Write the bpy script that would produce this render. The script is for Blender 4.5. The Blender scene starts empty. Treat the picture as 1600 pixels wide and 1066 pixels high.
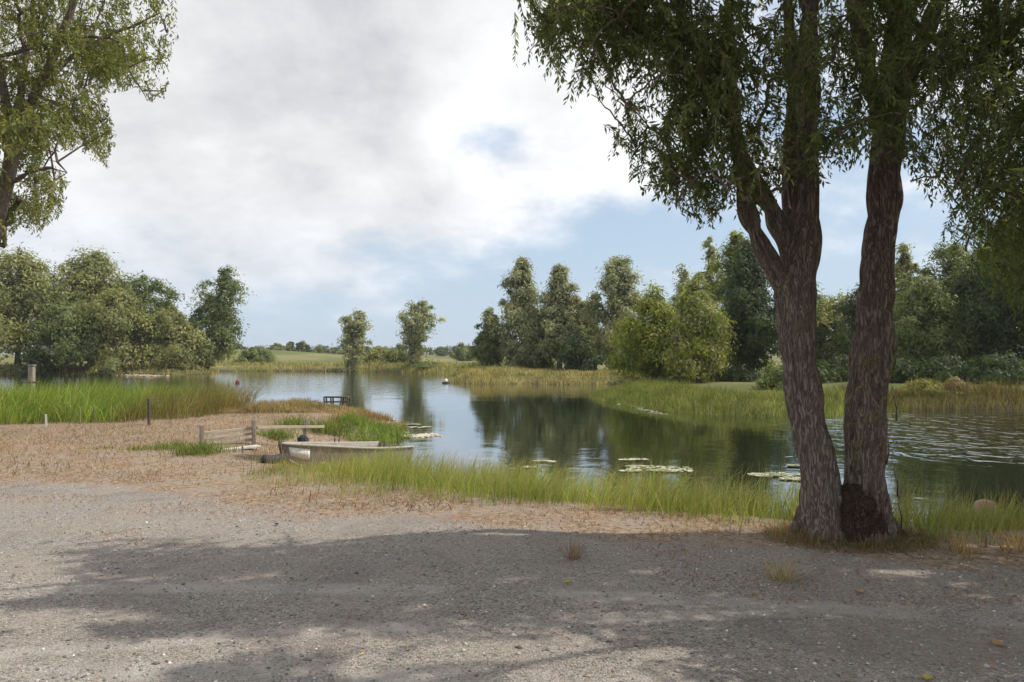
import bpy, bmesh, math, random
import numpy as np
from mathutils import Vector, Matrix

random.seed(7)
RNG = np.random.default_rng(11)
SC = bpy.context.scene
COL = SC.collection
R = math.radians

# ------------------------------------------------------------------ camera
FPX = 1200.0                      # focal length in pixels of a 1600 px wide picture
CAMH = 1.6
PITCH = math.atan(23.0 / FPX)     # the horizon lies a little below the middle
cam_d = bpy.data.cameras.new('camera')
cam_d.sensor_width = 36.0
cam_d.lens = 36.0 * FPX / 1600.0
cam_d.clip_start = 0.05
cam_d.clip_end = 6000.0
cam = bpy.data.objects.new('camera', cam_d)
cam.location = (0, 0, CAMH)
cam.rotation_euler = (R(90) + PITCH, 0, 0)
COL.objects.link(cam)
SC.camera = cam

# ------------------------------------------------------------------ sun and sky
SUN_AZ = R(86.0)                  # from the view direction towards the right
SUN_EL = R(51.0)
SDIR = np.array([math.sin(SUN_AZ) * math.cos(SUN_EL), math.cos(SUN_AZ) * math.cos(SUN_EL), math.sin(SUN_EL)])
sun_d = bpy.data.lights.new('sun', 'SUN')
sun_d.energy = 4.2
sun_d.angle = R(0.6)
sun_d.color = (1.0, 0.93, 0.82)
sun = bpy.data.objects.new('sun', sun_d)
sun.rotation_euler = Vector(SDIR).to_track_quat('Z', 'Y').to_euler()
sun.location = (20, 10, 30)
COL.objects.link(sun)


class NT:
    """small node-tree writer"""
    def __init__(self, tree):
        self.t = tree
        tree.nodes.clear()

    def n(self, kind, ins=None, **props):
        nd = self.t.nodes.new(kind)
        for k, v in props.items():
            setattr(nd, k, v)
        if ins:
            for k, v in ins.items():
                self.put(nd.inputs[k], v)
        return nd

    def put(self, sock, v):
        if isinstance(v, bpy.types.NodeSocket):
            self.t.links.new(v, sock)
        elif isinstance(v, (tuple, list)) and len(v) == 3 and sock.type == 'RGBA':
            sock.default_value = (*v, 1.0)
        else:
            sock.default_value = v

    def math(self, op, a, b=0.0, c=0.0, clamp=False):
        nd = self.n('ShaderNodeMath', {0: a, 1: b, 2: c}, operation=op)
        nd.use_clamp = clamp
        return nd.outputs[0]

    def vmath(self, op, a, b=(0, 0, 0)):
        nd = self.n('ShaderNodeVectorMath', {0: a, 1: b}, operation=op)
        return nd.outputs['Value'] if op in ('LENGTH', 'DOT_PRODUCT', 'DISTANCE') else nd.outputs[0]

    def mix(self, f, a, b, blend='MIX'):
        nd = self.n('ShaderNodeMix', data_type='RGBA', blend_type=blend)
        self.put(nd.inputs[0], f)
        self.put(nd.inputs[6], a)
        self.put(nd.inputs[7], b)
        return nd.outputs[2]

    def ramp(self, f, lo, hi, a=0.0, b=1.0, smooth=True):
        nd = self.n('ShaderNodeMapRange', {0: f, 1: lo, 2: hi, 3: a, 4: b},
                    interpolation_type='SMOOTHSTEP' if smooth else 'LINEAR')
        return nd.outputs[0]

    def noise(self, vec, scale, detail=4, rough=0.55, lac=2.0, dist=0.0):
        nd = self.n('ShaderNodeTexNoise', {'Vector': vec, 'Scale': scale, 'Detail': detail, 'Roughness': rough,
                                           'Lacunarity': lac, 'Distortion': dist})
        return nd.outputs['Fac']

    def mapping(self, vec, loc=(0, 0, 0), rot=(0, 0, 0), sc=(1, 1, 1)):
        return self.n('ShaderNodeMapping', {0: vec, 1: loc, 2: rot, 3: sc}).outputs[0]


def px_dir(px, py):
    u, v = (px - 800.0) / FPX, (533.0 - py) / FPX
    c, s = math.cos(PITCH), math.sin(PITCH)
    return np.array([u, c - v * s, s + v * c])


world = bpy.data.worlds.new('World')
SC.world = world
world.use_nodes = True
W = NT(world.node_tree)
sky = W.n('ShaderNodeTexSky', sky_type='NISHITA')
sky.sun_disc = False
sky.sun_elevation = SUN_EL
sky.sun_rotation = SUN_AZ
sky.altitude = 20
sky.air_density = 1.0
sky.dust_density = 0.9
sky.ozone_density = 1.2
tc = W.n('ShaderNodeTexCoord')
D = W.vmath('NORMALIZE', tc.outputs['Generated'])
sep = W.n('ShaderNodeSeparateXYZ', {0: D})
dz = W.math('MAXIMUM', sep.outputs[2], 0.0)
den = W.math('ADD', dz, 0.42)
pl = W.n('ShaderNodeCombineXYZ', {0: W.math('DIVIDE', sep.outputs[0], den), 1: W.math('DIVIDE', sep.outputs[1], den), 2: 0.0})
P2 = W.mapping(pl.outputs[0], loc=(3.1, 1.7, 0.4))
big = W.noise(P2, 0.8, 3, 0.5)
mid = W.noise(P2, 2.6, 9, 0.56, dist=0.12)
fine = W.noise(P2, 6.0, 6, 0.6, dist=0.2)


def blob(px, py, sharp, amp):
    d = px_dir(px, py)
    d = d / np.linalg.norm(d)
    dt = W.vmath('DOT_PRODUCT', D, tuple(d))
    return W.math('MULTIPLY', W.math('POWER', W.math('MAXIMUM', dt, 0.0), sharp), amp)


dens = W.math('ADD', W.math('MULTIPLY', big, 0.75), W.math('ADD', W.math('MULTIPLY', mid, 0.75), W.math('MULTIPLY', fine, 0.24)))
for b in ((690, 200, 900, -0.19), (740, 206, 900, -0.19), (790, 210, 1100, -0.16), (1310, 400, 60, -0.16), (420, 470, 60, -0.30), (180, 430, 50, -0.22), (700, 500, 60, -0.28),
          (980, 470, 60, -0.16), (300, 150, 12, 0.22), (560, 60, 16, 0.14), (160, 300, 120, 0.14), (350, 300, 160, 0.10),
          (850, 140, 60, 0.10), (640, 300, 60, 0.10)):
    dens = W.math('ADD', dens, blob(*b))
cover = W.ramp(dens, 0.64, 0.92)
# the air close to the horizon veils clouds and blue alike
lowveil = W.ramp(sep.outputs[2], -0.02, 0.22, 1.0, 0.0)
# relief of the cloud sheet: thick bellies grey, thin edges and the sunward side bright
off = W.mapping(P2, loc=(0.10, 0.06, 0.0))
mid2 = W.noise(off, 2.6, 9, 0.56, dist=0.12)
relief = W.math('SUBTRACT', mid, mid2)
sunward = W.math('POWER', W.math('MAXIMUM', W.vmath('DOT_PRODUCT', D, tuple(SDIR)), 0.0), 2.2)
thick = W.ramp(dens, 0.80, 1.25)
lum = W.math('ADD', W.math('SUBTRACT', 1.12, W.math('MULTIPLY', thick, 0.20)),
             W.math('ADD', W.math('MULTIPLY', relief, 1.35), W.math('MULTIPLY', sunward, 0.24)))
lum = W.math('ADD', lum, W.math('MULTIPLY', W.math('SUBTRACT', fine, 0.5), 0.55))
for b in ((860, 150, 60, 0.16), (800, 130, 200, 0.08), (170, 290, 300, 0.12), (340, 290, 500, 0.10), (330, 120, 14, -0.10)):
    lum = W.math('ADD', lum, blob(*b))
lum = W.math('ADD', W.math('MULTIPLY', lum, 0.72), 0.28)
lum = W.math('MINIMUM', W.math('MAXIMUM', lum, 0.72), 1.28)
ccol = W.mix(W.ramp(lum, 0.55, 0.95), (0.90, 0.94, 1.05), (0.985, 0.99, 1.01))
cloud = W.vmath('SCALE', ccol)
cloud_n = cloud.node
W.put(cloud_n.inputs['Scale'], W.math('MULTIPLY', lum, 0.83))
skyc = W.n('ShaderNodeVectorMath', {0: sky.outputs[0]}, operation='SCALE')
skyc.inputs['Scale'].default_value = 0.105
blue = W.mix(0.5, skyc.outputs[0], (0.62, 0.77, 0.95))
body = W.mix(cover, blue, cloud)
veil = W.mix(W.math('MULTIPLY', lowveil, 0.62), body, (0.50, 0.63, 0.785))
below = W.ramp(sep.outputs[2], -0.06, -0.01)
veil = W.mix(below, (0.16, 0.17, 0.13), veil)
bg = W.n('ShaderNodeBackground', {0: veil, 1: 1.0})
wo = W.n('ShaderNodeOutputWorld', {0: bg.outputs[0]})

SC.view_settings.view_transform = 'Standard'
SC.view_settings.look = 'None'
SC.view_settings.exposure = 0.10
SC.view_settings.gamma = 1.0
SC.view_settings.use_curve_mapping = False
SC.render.engine = 'CYCLES'
SC.cycles.use_denoising = True
SC.render.filter_size = 1.1
SC.cycles.volume_bounces = 0
SC.cycles.max_bounces = 8
SC.cycles.diffuse_bounces = 3
SC.cycles.glossy_bounces = 3
SC.cycles.transmission_bounces = 4
SC.cycles.transparent_max_bounces = 6
SC.cycles.use_adaptive_sampling = True
SC.cycles.adaptive_threshold = 0.02
SC.cycles.sample_clamp_indirect = 6.0

# ------------------------------------------------------------------ helpers
WATER = -0.45


def on_plane(px, py, z=0.0):
    d = px_dir(px, py)
    t = (z - CAMH) / d[2]
    return np.array([d[0] * t, d[1] * t, z])


def at(px, py, depth):
    d = px_dir(px, py)
    t = depth / d[1]
    return np.array([d[0] * t, depth, CAMH + d[2] * t])


def project(p):
    """world points (N,3) to picture pixels"""
    c, s = math.cos(PITCH), math.sin(PITCH)
    q = p - np.array([0, 0, CAMH])
    f = q[:, 1] * c + q[:, 2] * s
    up = -q[:, 1] * s + q[:, 2] * c
    f = np.where(f < 0.05, 0.05, f)
    return np.stack([800 + FPX * q[:, 0] / f, 533 - FPX * up / f], 1)


def inside(poly, pts):
    poly = np.asarray(poly, float)
    x, y = pts[:, 0], pts[:, 1]
    res = np.zeros(len(pts), bool)
    j = len(poly) - 1
    for i in range(len(poly)):
        xi, yi = poly[i]
        xj, yj = poly[j]
        c = ((yi > y) != (yj > y))
        with np.errstate(divide='ignore', invalid='ignore'):
            c &= x < (xj - xi) * (y - yi) / (yj - yi + 1e-12) + xi
        res ^= c
        j = i
    return res


def _hash(ix, iy, iz):
    h = (ix * 374761393 + iy * 668265263 + iz * 2147483647 * 7) & 0xffffffff
    h = ((h ^ (h >> 13)) * 1274126177) & 0xffffffff
    h = (h ^ (h >> 16)) & 0xffffffff
    return h.astype(np.float64) / 4294967295.0


def vnoise(p):
    p = np.asarray(p, float)
    i = np.floor(p).astype(np.int64)
    f = p - i
    f = f * f * (3 - 2 * f)
    out = 0
    for dx in (0, 1):
        for dy in (0, 1):
            for dzz in (0, 1):
                w = (f[:, 0] if dx else 1 - f[:, 0]) * (f[:, 1] if dy else 1 - f[:, 1]) * (f[:, 2] if dzz else 1 - f[:, 2])
                out = out + w * _hash(i[:, 0] + dx, i[:, 1] + dy, i[:, 2] + dzz)
    return out


def fbm(p, octv=4, gain=0.5):
    s, a, t = 0, 1.0, 0
    p = np.asarray(p, float)
    for o in range(octv):
        s = s + a * vnoise(p * (2 ** o) + 17.3 * o)
        t += a
        a *= gain
    return s / t


def smooth(a, b, x):
    t = np.clip((x - a) / (b - a), 0, 1)
    return t * t * (3 - 2 * t)


def new_mesh(name, verts, faces, col=None, smooth_shade=False):
    """verts (N,3); faces: (F,k) int array or list of such arrays; col (N,3) point colours"""
    if not isinstance(faces, list):
        faces = [faces]
    faces = [np.asarray(f, np.int32) for f in faces if len(f)]
    me = bpy.data.meshes.new(name)
    verts = np.asarray(verts, np.float32)
    me.vertices.add(len(verts))
    me.vertices.foreach_set('co', verts.ravel())
    nl = sum(f.size for f in faces)
    nf = sum(len(f) for f in faces)
    me.loops.add(nl)
    me.loops.foreach_set('vertex_index', np.concatenate([f.ravel() for f in faces]))
    me.polygons.add(nf)
    tot = np.concatenate([np.full(len(f), f.shape[1], np.int32) for f in faces])
    st = np.concatenate([[0], np.cumsum(tot)[:-1]]).astype(np.int32)
    me.polygons.foreach_set('loop_start', st)
    if smooth_shade:
        me.polygons.foreach_set('use_smooth', np.ones(nf, bool))
    if col is not None:
        ca = me.color_attributes.new('col', 'FLOAT_COLOR', 'POINT')
        c4 = np.ones((len(verts), 4), np.float32)
        c4[:, :3] = col
        ca.data.foreach_set('color', c4.ravel())
    me.update(calc_edges=True)
    me.validate()
    return me


def obj(name, me, mat=None, parent=None, loc=None, label=None, cat=None, group=None, kind=None):
    o = bpy.data.objects.new(name, me)
    COL.objects.link(o)
    if mat is not None and not me.materials:
        me.materials.append(mat)
    if parent is not None:
        o.parent = parent
    if loc is not None:
        o.location = loc
    tag(o, label, cat, group, kind)
    return o


def tag(o, label=None, cat=None, group=None, kind=None):
    if label:
        o['label'] = label
    if cat:
        o['category'] = cat
    if group:
        o['group'] = group
    if kind:
        o['kind'] = kind
    return o


def empty(name, loc, label, cat, group=None):
    o = bpy.data.objects.new(name, None)
    COL.objects.link(o)
    o.location = loc
    o.empty_display_size = 0.2
    return tag(o, label, cat, group)


def tube(pts, rad, n=8, cap=True):
    """swept tube; returns verts, quads, tris"""
    pts = np.asarray(pts, float)
    rad = np.broadcast_to(np.asarray(rad, float), (len(pts),))
    tan = np.gradient(pts, axis=0)
    tan /= np.linalg.norm(tan, axis=1)[:, None] + 1e-9
    ref = np.array([1.0, 0, 0]) if abs(tan[0][0]) < 0.8 else np.array([0, 1.0, 0])
    u = ref - tan[0] * ref.dot(tan[0])
    u /= np.linalg.norm(u)
    vs = []
    a = np.arange(n) * 2 * math.pi / n
    for i in range(len(pts)):
        u = u - tan[i] * u.dot(tan[i])
        u /= np.linalg.norm(u) + 1e-9
        w = np.cross(tan[i], u)
        vs.append(pts[i] + rad[i] * (np.cos(a)[:, None] * u + np.sin(a)[:, None] * w))
    v = np.concatenate(vs)
    q = []
    for i in range(len(pts) - 1):
        for k in range(n):
            q.append((i * n + k, i * n + (k + 1) % n, (i + 1) * n + (k + 1) % n, (i + 1) * n + k))
    t = []
    if cap:
        m = len(pts) - 1
        c0, c1 = len(v), len(v) + 1
        v = np.concatenate([v, pts[:1], pts[-1:]])
        for k in range(n):
            t.append((c0, (k + 1) % n, k))
            t.append((c1, m * n + k, m * n + (k + 1) % n))
    return v, np.array(q, np.int32), np.array(t, np.int32).reshape(-1, 3)


class Joiner:
    def __init__(self):
        self.v, self.f, self.c, self.n = [], {}, [], 0

    def add(self, v, *faces, col=None):
        for f in faces:
            f = np.asarray(f, np.int32)
            if len(f):
                self.f.setdefault(f.shape[1], []).append(f + self.n)
        self.v.append(np.asarray(v, float))
        self.c.append(np.broadcast_to(np.asarray(col if col is not None else (1, 1, 1), float), (len(v), 3)))
        self.n += len(v)
        return self

    def mesh(self, name, smooth_shade=False):
        return new_mesh(name, np.concatenate(self.v), [np.concatenate(f) for f in self.f.values()],
                        np.concatenate(self.c), smooth_shade)


BOXF = np.array([(0, 3, 2, 1), (4, 5, 6, 7), (0, 1, 5, 4), (1, 2, 6, 5), (2, 3, 7, 6), (3, 0, 4, 7)], np.int32)


def box_mesh(name, sx, sy, sz, bevel=0.006, rough=0.0, seed=0, cuts=0):
    """bevelled and slightly worn board or post, its origin at its base centre"""
    bm = bmesh.new()
    bmesh.ops.create_cube(bm, size=1.0)
    bmesh.ops.scale(bm, vec=(sx, sy, sz), verts=bm.verts)
    if cuts:
        big_e = [e for e in bm.edges if e.calc_length() > 0.8 * max(sx, sy, sz)]
        bmesh.ops.subdivide_edges(bm, edges=big_e, cuts=cuts, use_grid_fill=True)
    if bevel:
        bmesh.ops.bevel(bm, geom=[e for e in bm.edges if e.calc_face_angle(0) > 0.5], offset=bevel, segments=1,
                        affect='EDGES', clamp_overlap=True)
    rr = random.Random(seed)
    for v in bm.verts:
        v.co.z += sz / 2
        if rough:
            v.co += Vector([rr.uniform(-rough, rough) for _ in range(3)])
    me = bpy.data.meshes.new(name)
    bm.to_mesh(me)
    bm.free()
    return me


# ------------------------------------------------------------------ materials
def mat_new(name):
    m = bpy.data.materials.new(name)
    m.use_nodes = True
    return m, NT(m.node_tree)


def finish(t, shader, disp=None):
    t.n('ShaderNodeOutputMaterial', {0: shader} if disp is None else {0: shader, 2: disp})


def leaf_mat(name, trans=0.35, rough=0.55, spec=0.25, tint=(1.25, 1.25, 0.55), noise_scale=3.0):
    m, t = mat_new(name)
    at_ = t.n('ShaderNodeAttribute', attribute_name='col')
    base = at_.outputs['Color']
    p = t.n('ShaderNodePrincipled' if False else 'ShaderNodeBsdfPrincipled',
            {'Base Color': base, 'Roughness': rough, 'Specular IOR Level': spec})
    tr = t.n('ShaderNodeBsdfTranslucent', {0: t.mix(1.0, base, tint, 'MULTIPLY')})
    ms = t.n('ShaderNodeMixShader', {0: trans, 1: p.outputs[0], 2: tr.outputs[0]})
    finish(t, ms.outputs[0])
    return m


M_LEAF = leaf_mat('willow_leaf', 0.48)
M_FARLEAF = leaf_mat('tree_leaf', 0.42)
M_GRASS = leaf_mat('grass_blade', 0.40, rough=0.6, spec=0.2, tint=(1.2, 1.2, 0.6))


def bark_mat(name, c1, c2, c3, scale=1.0, bump=0.5, stretch=0.16):
    m, t = mat_new(name)
    g = t.n('ShaderNodeNewGeometry')
    pos = g.outputs['Position']
    st = t.mapping(pos, sc=(scale, scale, scale * stretch))
    n1 = t.noise(st, 42, 5, 0.6, dist=0.9)
    n2 = t.noise(pos, 3.5 * scale, 5, 0.6)
    n3 = t.noise(pos, 60 * scale, 3, 0.6)
    rdg = t.math('ABSOLUTE', t.math('SUBTRACT', t.math('MULTIPLY', n1, 2.0), 1.0))
    plate = t.ramp(rdg, 0.0, 0.16)
    h = t.math('ADD', plate, t.math('MULTIPLY', n3, 0.18))
    tone = t.mix(t.noise(st, 40, 4, 0.6), tuple(0.85 * x for x in c1), tuple(1.10 * x for x in c1))
    col = t.mix(t.ramp(plate, 0.05, 0.75), c2, tone)
    col = t.mix(t.math('MULTIPLY', t.ramp(n2, 0.54, 0.72), 0.45), col, c3)
    p = t.n('ShaderNodeBsdfPrincipled', {'Base Color': col, 'Roughness': 0.9, 'Specular IOR Level': 0.15})
    b = t.n('ShaderNodeBump', {'Strength': bump, 'Distance': 0.016, 'Height': h})
    t.put(p.inputs['Normal'], b.outputs[0])
    finish(t, p.outputs[0])
    return m


M_BARK = bark_mat('willow_bark', (0.26, 0.208, 0.176), (0.155, 0.118, 0.10), (0.27, 0.25, 0.175), bump=0.9, stretch=0.16)
M_BARKFAR = bark_mat('tree_bark', (0.15, 0.125, 0.10), (0.05, 0.04, 0.033), (0.11, 0.10, 0.07), scale=0.5, bump=0.4)
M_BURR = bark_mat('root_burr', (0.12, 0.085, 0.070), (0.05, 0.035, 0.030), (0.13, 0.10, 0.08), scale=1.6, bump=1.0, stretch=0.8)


def wood_mat(name, c1, c2, axis=0, scale=1.0):
    m, t = mat_new(name)
    tcn = t.n('ShaderNodeTexCoord')
    sc = [18 * scale] * 3
    sc[axis] = 1.6 * scale
    st = t.mapping(tcn.outputs['Object'], sc=tuple(sc))
    oi = t.n('ShaderNodeObjectInfo')
    n1 = t.noise(t.vmath('ADD', st, t.n('ShaderNodeCombineXYZ', {0: t.math('MULTIPLY', oi.outputs['Random'], 40.0), 1: 0.0, 2: 0.0}).outputs[0]), 2.0, 7, 0.65, dist=0.5)
    n2 = t.noise(tcn.outputs['Object'], 5.0, 4, 0.6)
    col = t.mix(t.ramp(n1, 0.32, 0.70), c2, c1)
    col = t.mix(t.math('MULTIPLY', t.ramp(n2, 0.5, 0.75), 0.5), col, tuple(0.55 * x for x in c2))
    col = t.mix(0.25, col, t.mix(oi.outputs['Random'], c2, c1))
    p = t.n('ShaderNodeBsdfPrincipled', {'Base Color': col, 'Roughness': 0.85, 'Specular IOR Level': 0.2})
    b = t.n('ShaderNodeBump', {'Strength': 0.6, 'Distance': 0.006, 'Height': n1})
    t.put(p.inputs['Normal'], b.outputs[0])
    finish(t, p.outputs[0])
    return m


M_WOODX = wood_mat('weathered_plank', (0.47, 0.42, 0.34), (0.26, 0.22, 0.165), 0)
M_WOODZ = wood_mat('weathered_post', (0.34, 0.29, 0.24), (0.13, 0.105, 0.085), 2)
M_WOODDARK = wood_mat('old_dark_wood', (0.15, 0.13, 0.11), (0.055, 0.047, 0.042), 0)
M_WOODPALE = wood_mat('pale_wood', (0.62, 0.60, 0.54), (0.36, 0.33, 0.28), 2)


def paint_mat(name, c, c2, rough=0.45, wear=0.55, scale=6.0):
    m, t = mat_new(name)
    tcn = t.n('ShaderNodeTexCoord')
    n1 = t.noise(tcn.outputs['Object'], scale, 8, 0.65)
    n2 = t.noise(t.mapping(tcn.outputs['Object'], sc=(1, 1, 6)), scale * 0.7, 5, 0.6)
    col = t.mix(t.ramp(n1, wear, wear + 0.2), c, c2)
    col = t.mix(t.math('MULTIPLY', n2, 0.35), col, c2)
    p = t.n('ShaderNodeBsdfPrincipled', {'Base Color': col, 'Roughness': t.ramp(n1, 0.3, 0.7, rough, rough + 0.3)})
    b = t.n('ShaderNodeBump', {'Strength': 0.15, 'Distance': 0.004, 'Height': n1})
    t.put(p.inputs['Normal'], b.outputs[0])
    finish(t, p.outputs[0])
    return m


# water
M_WATER, t = mat_new('pond_water')
g = t.n('ShaderNodeNewGeometry')
pos = g.outputs['Position']
big_n = t.noise(t.mapping(pos, loc=(4.0, 2.5, 0), sc=(0.055, 0.085, 1)), 1.0, 3, 0.55, dist=0.4)
sepw = t.n('ShaderNodeSeparateXYZ', {0: pos})
gust = t.ramp(big_n, 0.46, 0.62)
# a breeze roughens the arm of the pond on the right and the open middle; the lee by the trees lies still
arm = t.math('MULTIPLY', t.ramp(sepw.outputs[0], 6.5, 10.5), t.math('MULTIPLY', t.ramp(sepw.outputs[1], 12.5, 16.5), t.ramp(sepw.outputs[1], 30.5, 26.5)))
openw = t.math('MULTIPLY', t.ramp(sepw.outputs[1], 34.0, 46.0), 0.20)
rip = t.math('MAXIMUM', t.math('MAXIMUM', arm, openw), t.math('MULTIPLY', gust, 0.10))
w1 = t.noise(t.mapping(pos, sc=(2.4, 6.5, 1), rot=(0, 0, 0.12)), 1.0, 3, 0.5, dist=0.3)
w3 = t.noise(t.mapping(pos, sc=(0.5, 1.1, 1)), 1.0, 3, 0.5)
w4 = t.noise(t.mapping(pos, sc=(2.0, 1.5, 1), rot=(0, 0, 0.2)), 1.0, 2, 0.45, dist=0.5)
hgt = t.math('ADD', t.math('MULTIPLY', w1, t.math('ADD', 0.0012, t.math('MULTIPLY', rip, 0.008))),
             t.math('ADD', t.math('MULTIPLY', w4, t.math('MULTIPLY', rip, 0.10)), t.math('MULTIPLY', w3, 0.004)))
bmp = t.n('ShaderNodeBump', {'Strength': 1.0, 'Distance': 1.0, 'Height': hgt})
fr_ = t.n('ShaderNodeFresnel', {'IOR': 1.34, 'Normal': bmp.outputs[0]})
dif = t.n('ShaderNodeBsdfDiffuse', {0: (0.020, 0.024, 0.010), 'Normal': bmp.outputs[0]})
glo = t.n('ShaderNodeBsdfGlossy', {0: (0.97, 0.98, 1.0), 'Roughness': 0.03, 'Normal': bmp.outputs[0]})
mw = t.n('ShaderNodeMixShader', {0: t.math('POWER', fr_.outputs[0], 0.6), 1: dif.outputs[0], 2: glo.outputs[0]})
finish(t, mw.outputs[0])

# ground
M_GROUND, t = mat_new('gravel_and_dry_turf')
g = t.n('ShaderNodeNewGeometry')
pos = g.outputs['Position']
zone = t.n('ShaderNodeAttribute', attribute_name='col')
zs = t.n('ShaderNodeSeparateColor', {0: zone.outputs['Color']})
na = t.noise(pos, 1.1, 6, 0.6, dist=0.3)
nb = t.noise(pos, 6.0, 5, 0.6)
nc = t.noise(pos, 40.0, 4, 0.6)
# stones in two sizes
v1 = t.n('ShaderNodeTexVoronoi', {'Vector': pos, 'Scale': 62.0, 'Randomness': 1.0})
v2 = t.n('ShaderNodeTexVoronoi', {'Vector': pos, 'Scale': 145.0, 'Randomness': 1.0})
s1 = t.n('ShaderNodeSeparateColor', {0: v1.outputs['Color']})
s2 = t.n('ShaderNodeSeparateColor', {0: v2.outputs['Color']})
st1 = t.mix(t.ramp(s1.outputs[0], 0.0, 1.0, smooth=False), (0.085, 0.078, 0.072), (0.46, 0.42, 0.375))
st1 = t.mix(t.ramp(s1.outputs[1], 0.70, 1.0), st1, (0.33, 0.25, 0.21))
st2 = t.mix(t.ramp(s2.outputs[0], 0.0, 1.0, smooth=False), (0.09, 0.082, 0.076), (0.45, 0.415, 0.37))
grav = t.mix(t.ramp(nc, 0.42, 0.58), st1, st2)
grav = t.mix(t.math('MULTIPLY', t.ramp(na, 0.42, 0.66), 0.5), grav, (0.30, 0.262, 0.222))
grav = t.mix(t.math('MULTIPLY', t.ramp(t.noise(pos, 0.7, 6, 0.65, dist=1.0), 0.50, 0.66), 0.45), grav, (0.165, 0.145, 0.135))
grav = t.mix(t.math('MULTIPLY', t.ramp(nb, 0.5, 0.8), 0.25), grav, (0.20, 0.175, 0.165))


# pale wheel tracks worn into the gravel
def track(cx, cy, rad, wid):
    d = t.math('ABSOLUTE', t.math('SUBTRACT', t.vmath('DISTANCE', pos, (cx, cy, 0.0)), rad))
    d = t.math('ADD', d, t.math('MULTIPLY', t.math('SUBTRACT', nb, 0.5), 0.12))
    return t.ramp(d, wid * 0.35, wid, 1.0, 0.0)


tr_ = track(-2.0, -14.0, 19.35, 0.17)
for a_ in ((-2.0, -14.0, 17.95, 0.17), (3.5, -22.0, 26.9, 0.12), (3.5, -22.0, 25.75, 0.10)):
    tr_ = t.math('MAXIMUM', tr_, track(*a_))
tr_ = t.math('MULTIPLY', tr_, t.ramp(na, 0.35, 0.6))
grav = t.mix(t.math('MULTIPLY', tr_, 0.55), grav, (0.44, 0.41, 0.38))
dryn = t.noise(t.mapping(pos, sc=(1, 1, 1)), 14.0, 6, 0.7, dist=0.8)
dry = t.mix(t.ramp(dryn, 0.32, 0.66), (0.14, 0.092, 0.066), (0.40, 0.305, 0.215))
dry = t.mix(t.math('MULTIPLY', t.ramp(nb, 0.52, 0.7), 0.6), dry, (0.22, 0.20, 0.10))
dry = t.mix(t.math('MULTIPLY', t.ramp(t.noise(pos, 1.9, 6, 0.7, dist=0.5), 0.45, 0.62), 0.65), dry, t.mix(0.4, grav, (0.36, 0.31, 0.26)))
dry = t.mix(t.math('MULTIPLY', t.ramp(t.noise(pos, 0.9, 6, 0.7, dist=0.8), 0.52, 0.66), 0.6), dry, (0.27, 0.155, 0.115))
mud = t.mix(nb, (0.045, 0.037, 0.026), (0.10, 0.082, 0.055))
field = t.mix(t.ramp(t.noise(t.mapping(pos, sc=(0.02, 0.06, 1)), 1.0, 4, 0.6), 0.38, 0.62), (0.10, 0.12, 0.042), (0.20, 0.185, 0.08))
fd = t.ramp(t.math('ADD', zs.outputs[0], t.math('MULTIPLY', t.math('SUBTRACT', t.noise(pos, 0.55, 7, 0.65, dist=0.6), 0.5), 1.9)), 0.38, 0.62)
fd = t.math('MULTIPLY', fd, t.ramp(nc, 0.30, 0.52, 0.75, 1.0))
c_ = t.mix(fd, dry, grav)
c_ = t.mix(zs.outputs[1], c_, field)
c_ = t.mix(t.ramp(t.math('ADD', zs.outputs[2], t.math('MULTIPLY', t.math('SUBTRACT', nb, 0.5), 0.5)), 0.35, 0.7), c_, mud)
p = t.n('ShaderNodeBsdfPrincipled', {'Base Color': c_, 'Roughness': 0.95, 'Specular IOR Level': 0.12})
hh = t.math('ADD', t.math('MULTIPLY', v1.outputs['Distance'], -0.9), t.math('ADD', t.math('MULTIPLY', v2.outputs['Distance'], -0.5), t.math('MULTIPLY', dryn, 0.5)))
b = t.n('ShaderNodeBump', {'Strength': 0.8, 'Distance': 0.014, 'Height': hh})
t.put(p.inputs['Normal'], b.outputs[0])
finish(t, p.outputs[0])

M_STONE, t = mat_new('loose_stone')
at_ = t.n('ShaderNodeAttribute', attribute_name='col')
p = t.n('ShaderNodeBsdfPrincipled', {'Base Color': at_.outputs['Color'], 'Roughness': 0.85, 'Specular IOR Level': 0.2})
finish(t, p.outputs[0])

# ------------------------------------------------------------------ terrain and pond
POND = np.array([
    (-75, 45), (-60, 34), (-30, 27.5), (-16, 25), (-10.5, 24.6), (-9.6, 26.2), (-7.4, 27.6), (-5.2, 27.4), (-4.1, 25), (-3.1, 21.6),
    (-2.55, 19.2), (-3.1, 17.9), (-3.3, 16.6), (-3.0, 15.1), (-2.7, 13.8), (-1.9, 12.7), (-0.7, 11.7), (0.4, 10.9), (1.5, 10.3),
    (2.6, 9.8), (3.6, 9.4), (5, 9.1), (7, 8.8), (11, 8.5), (18, 8), (30, 9), (38, 16), (34, 25), (26, 29), (20, 29.6), (15, 29.6),
    (12.6, 28), (11, 26.3), (8.5, 25.8), (6.5, 27.5), (5.2, 31), (4.3, 36), (4.3, 39), (5.5, 43), (9, 48), (12, 52), (9, 55.2),
    (4, 55.2), (-2, 56), (-4.9, 58.6), (-4.6, 62), (-3, 69), (-6, 78), (-9, 86), (-14, 95), (-20, 100), (-39, 102), (-36, 92), (-33, 85),
    (-42, 81), (-52, 80), (-66, 78), (-75, 62)], float)


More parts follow.
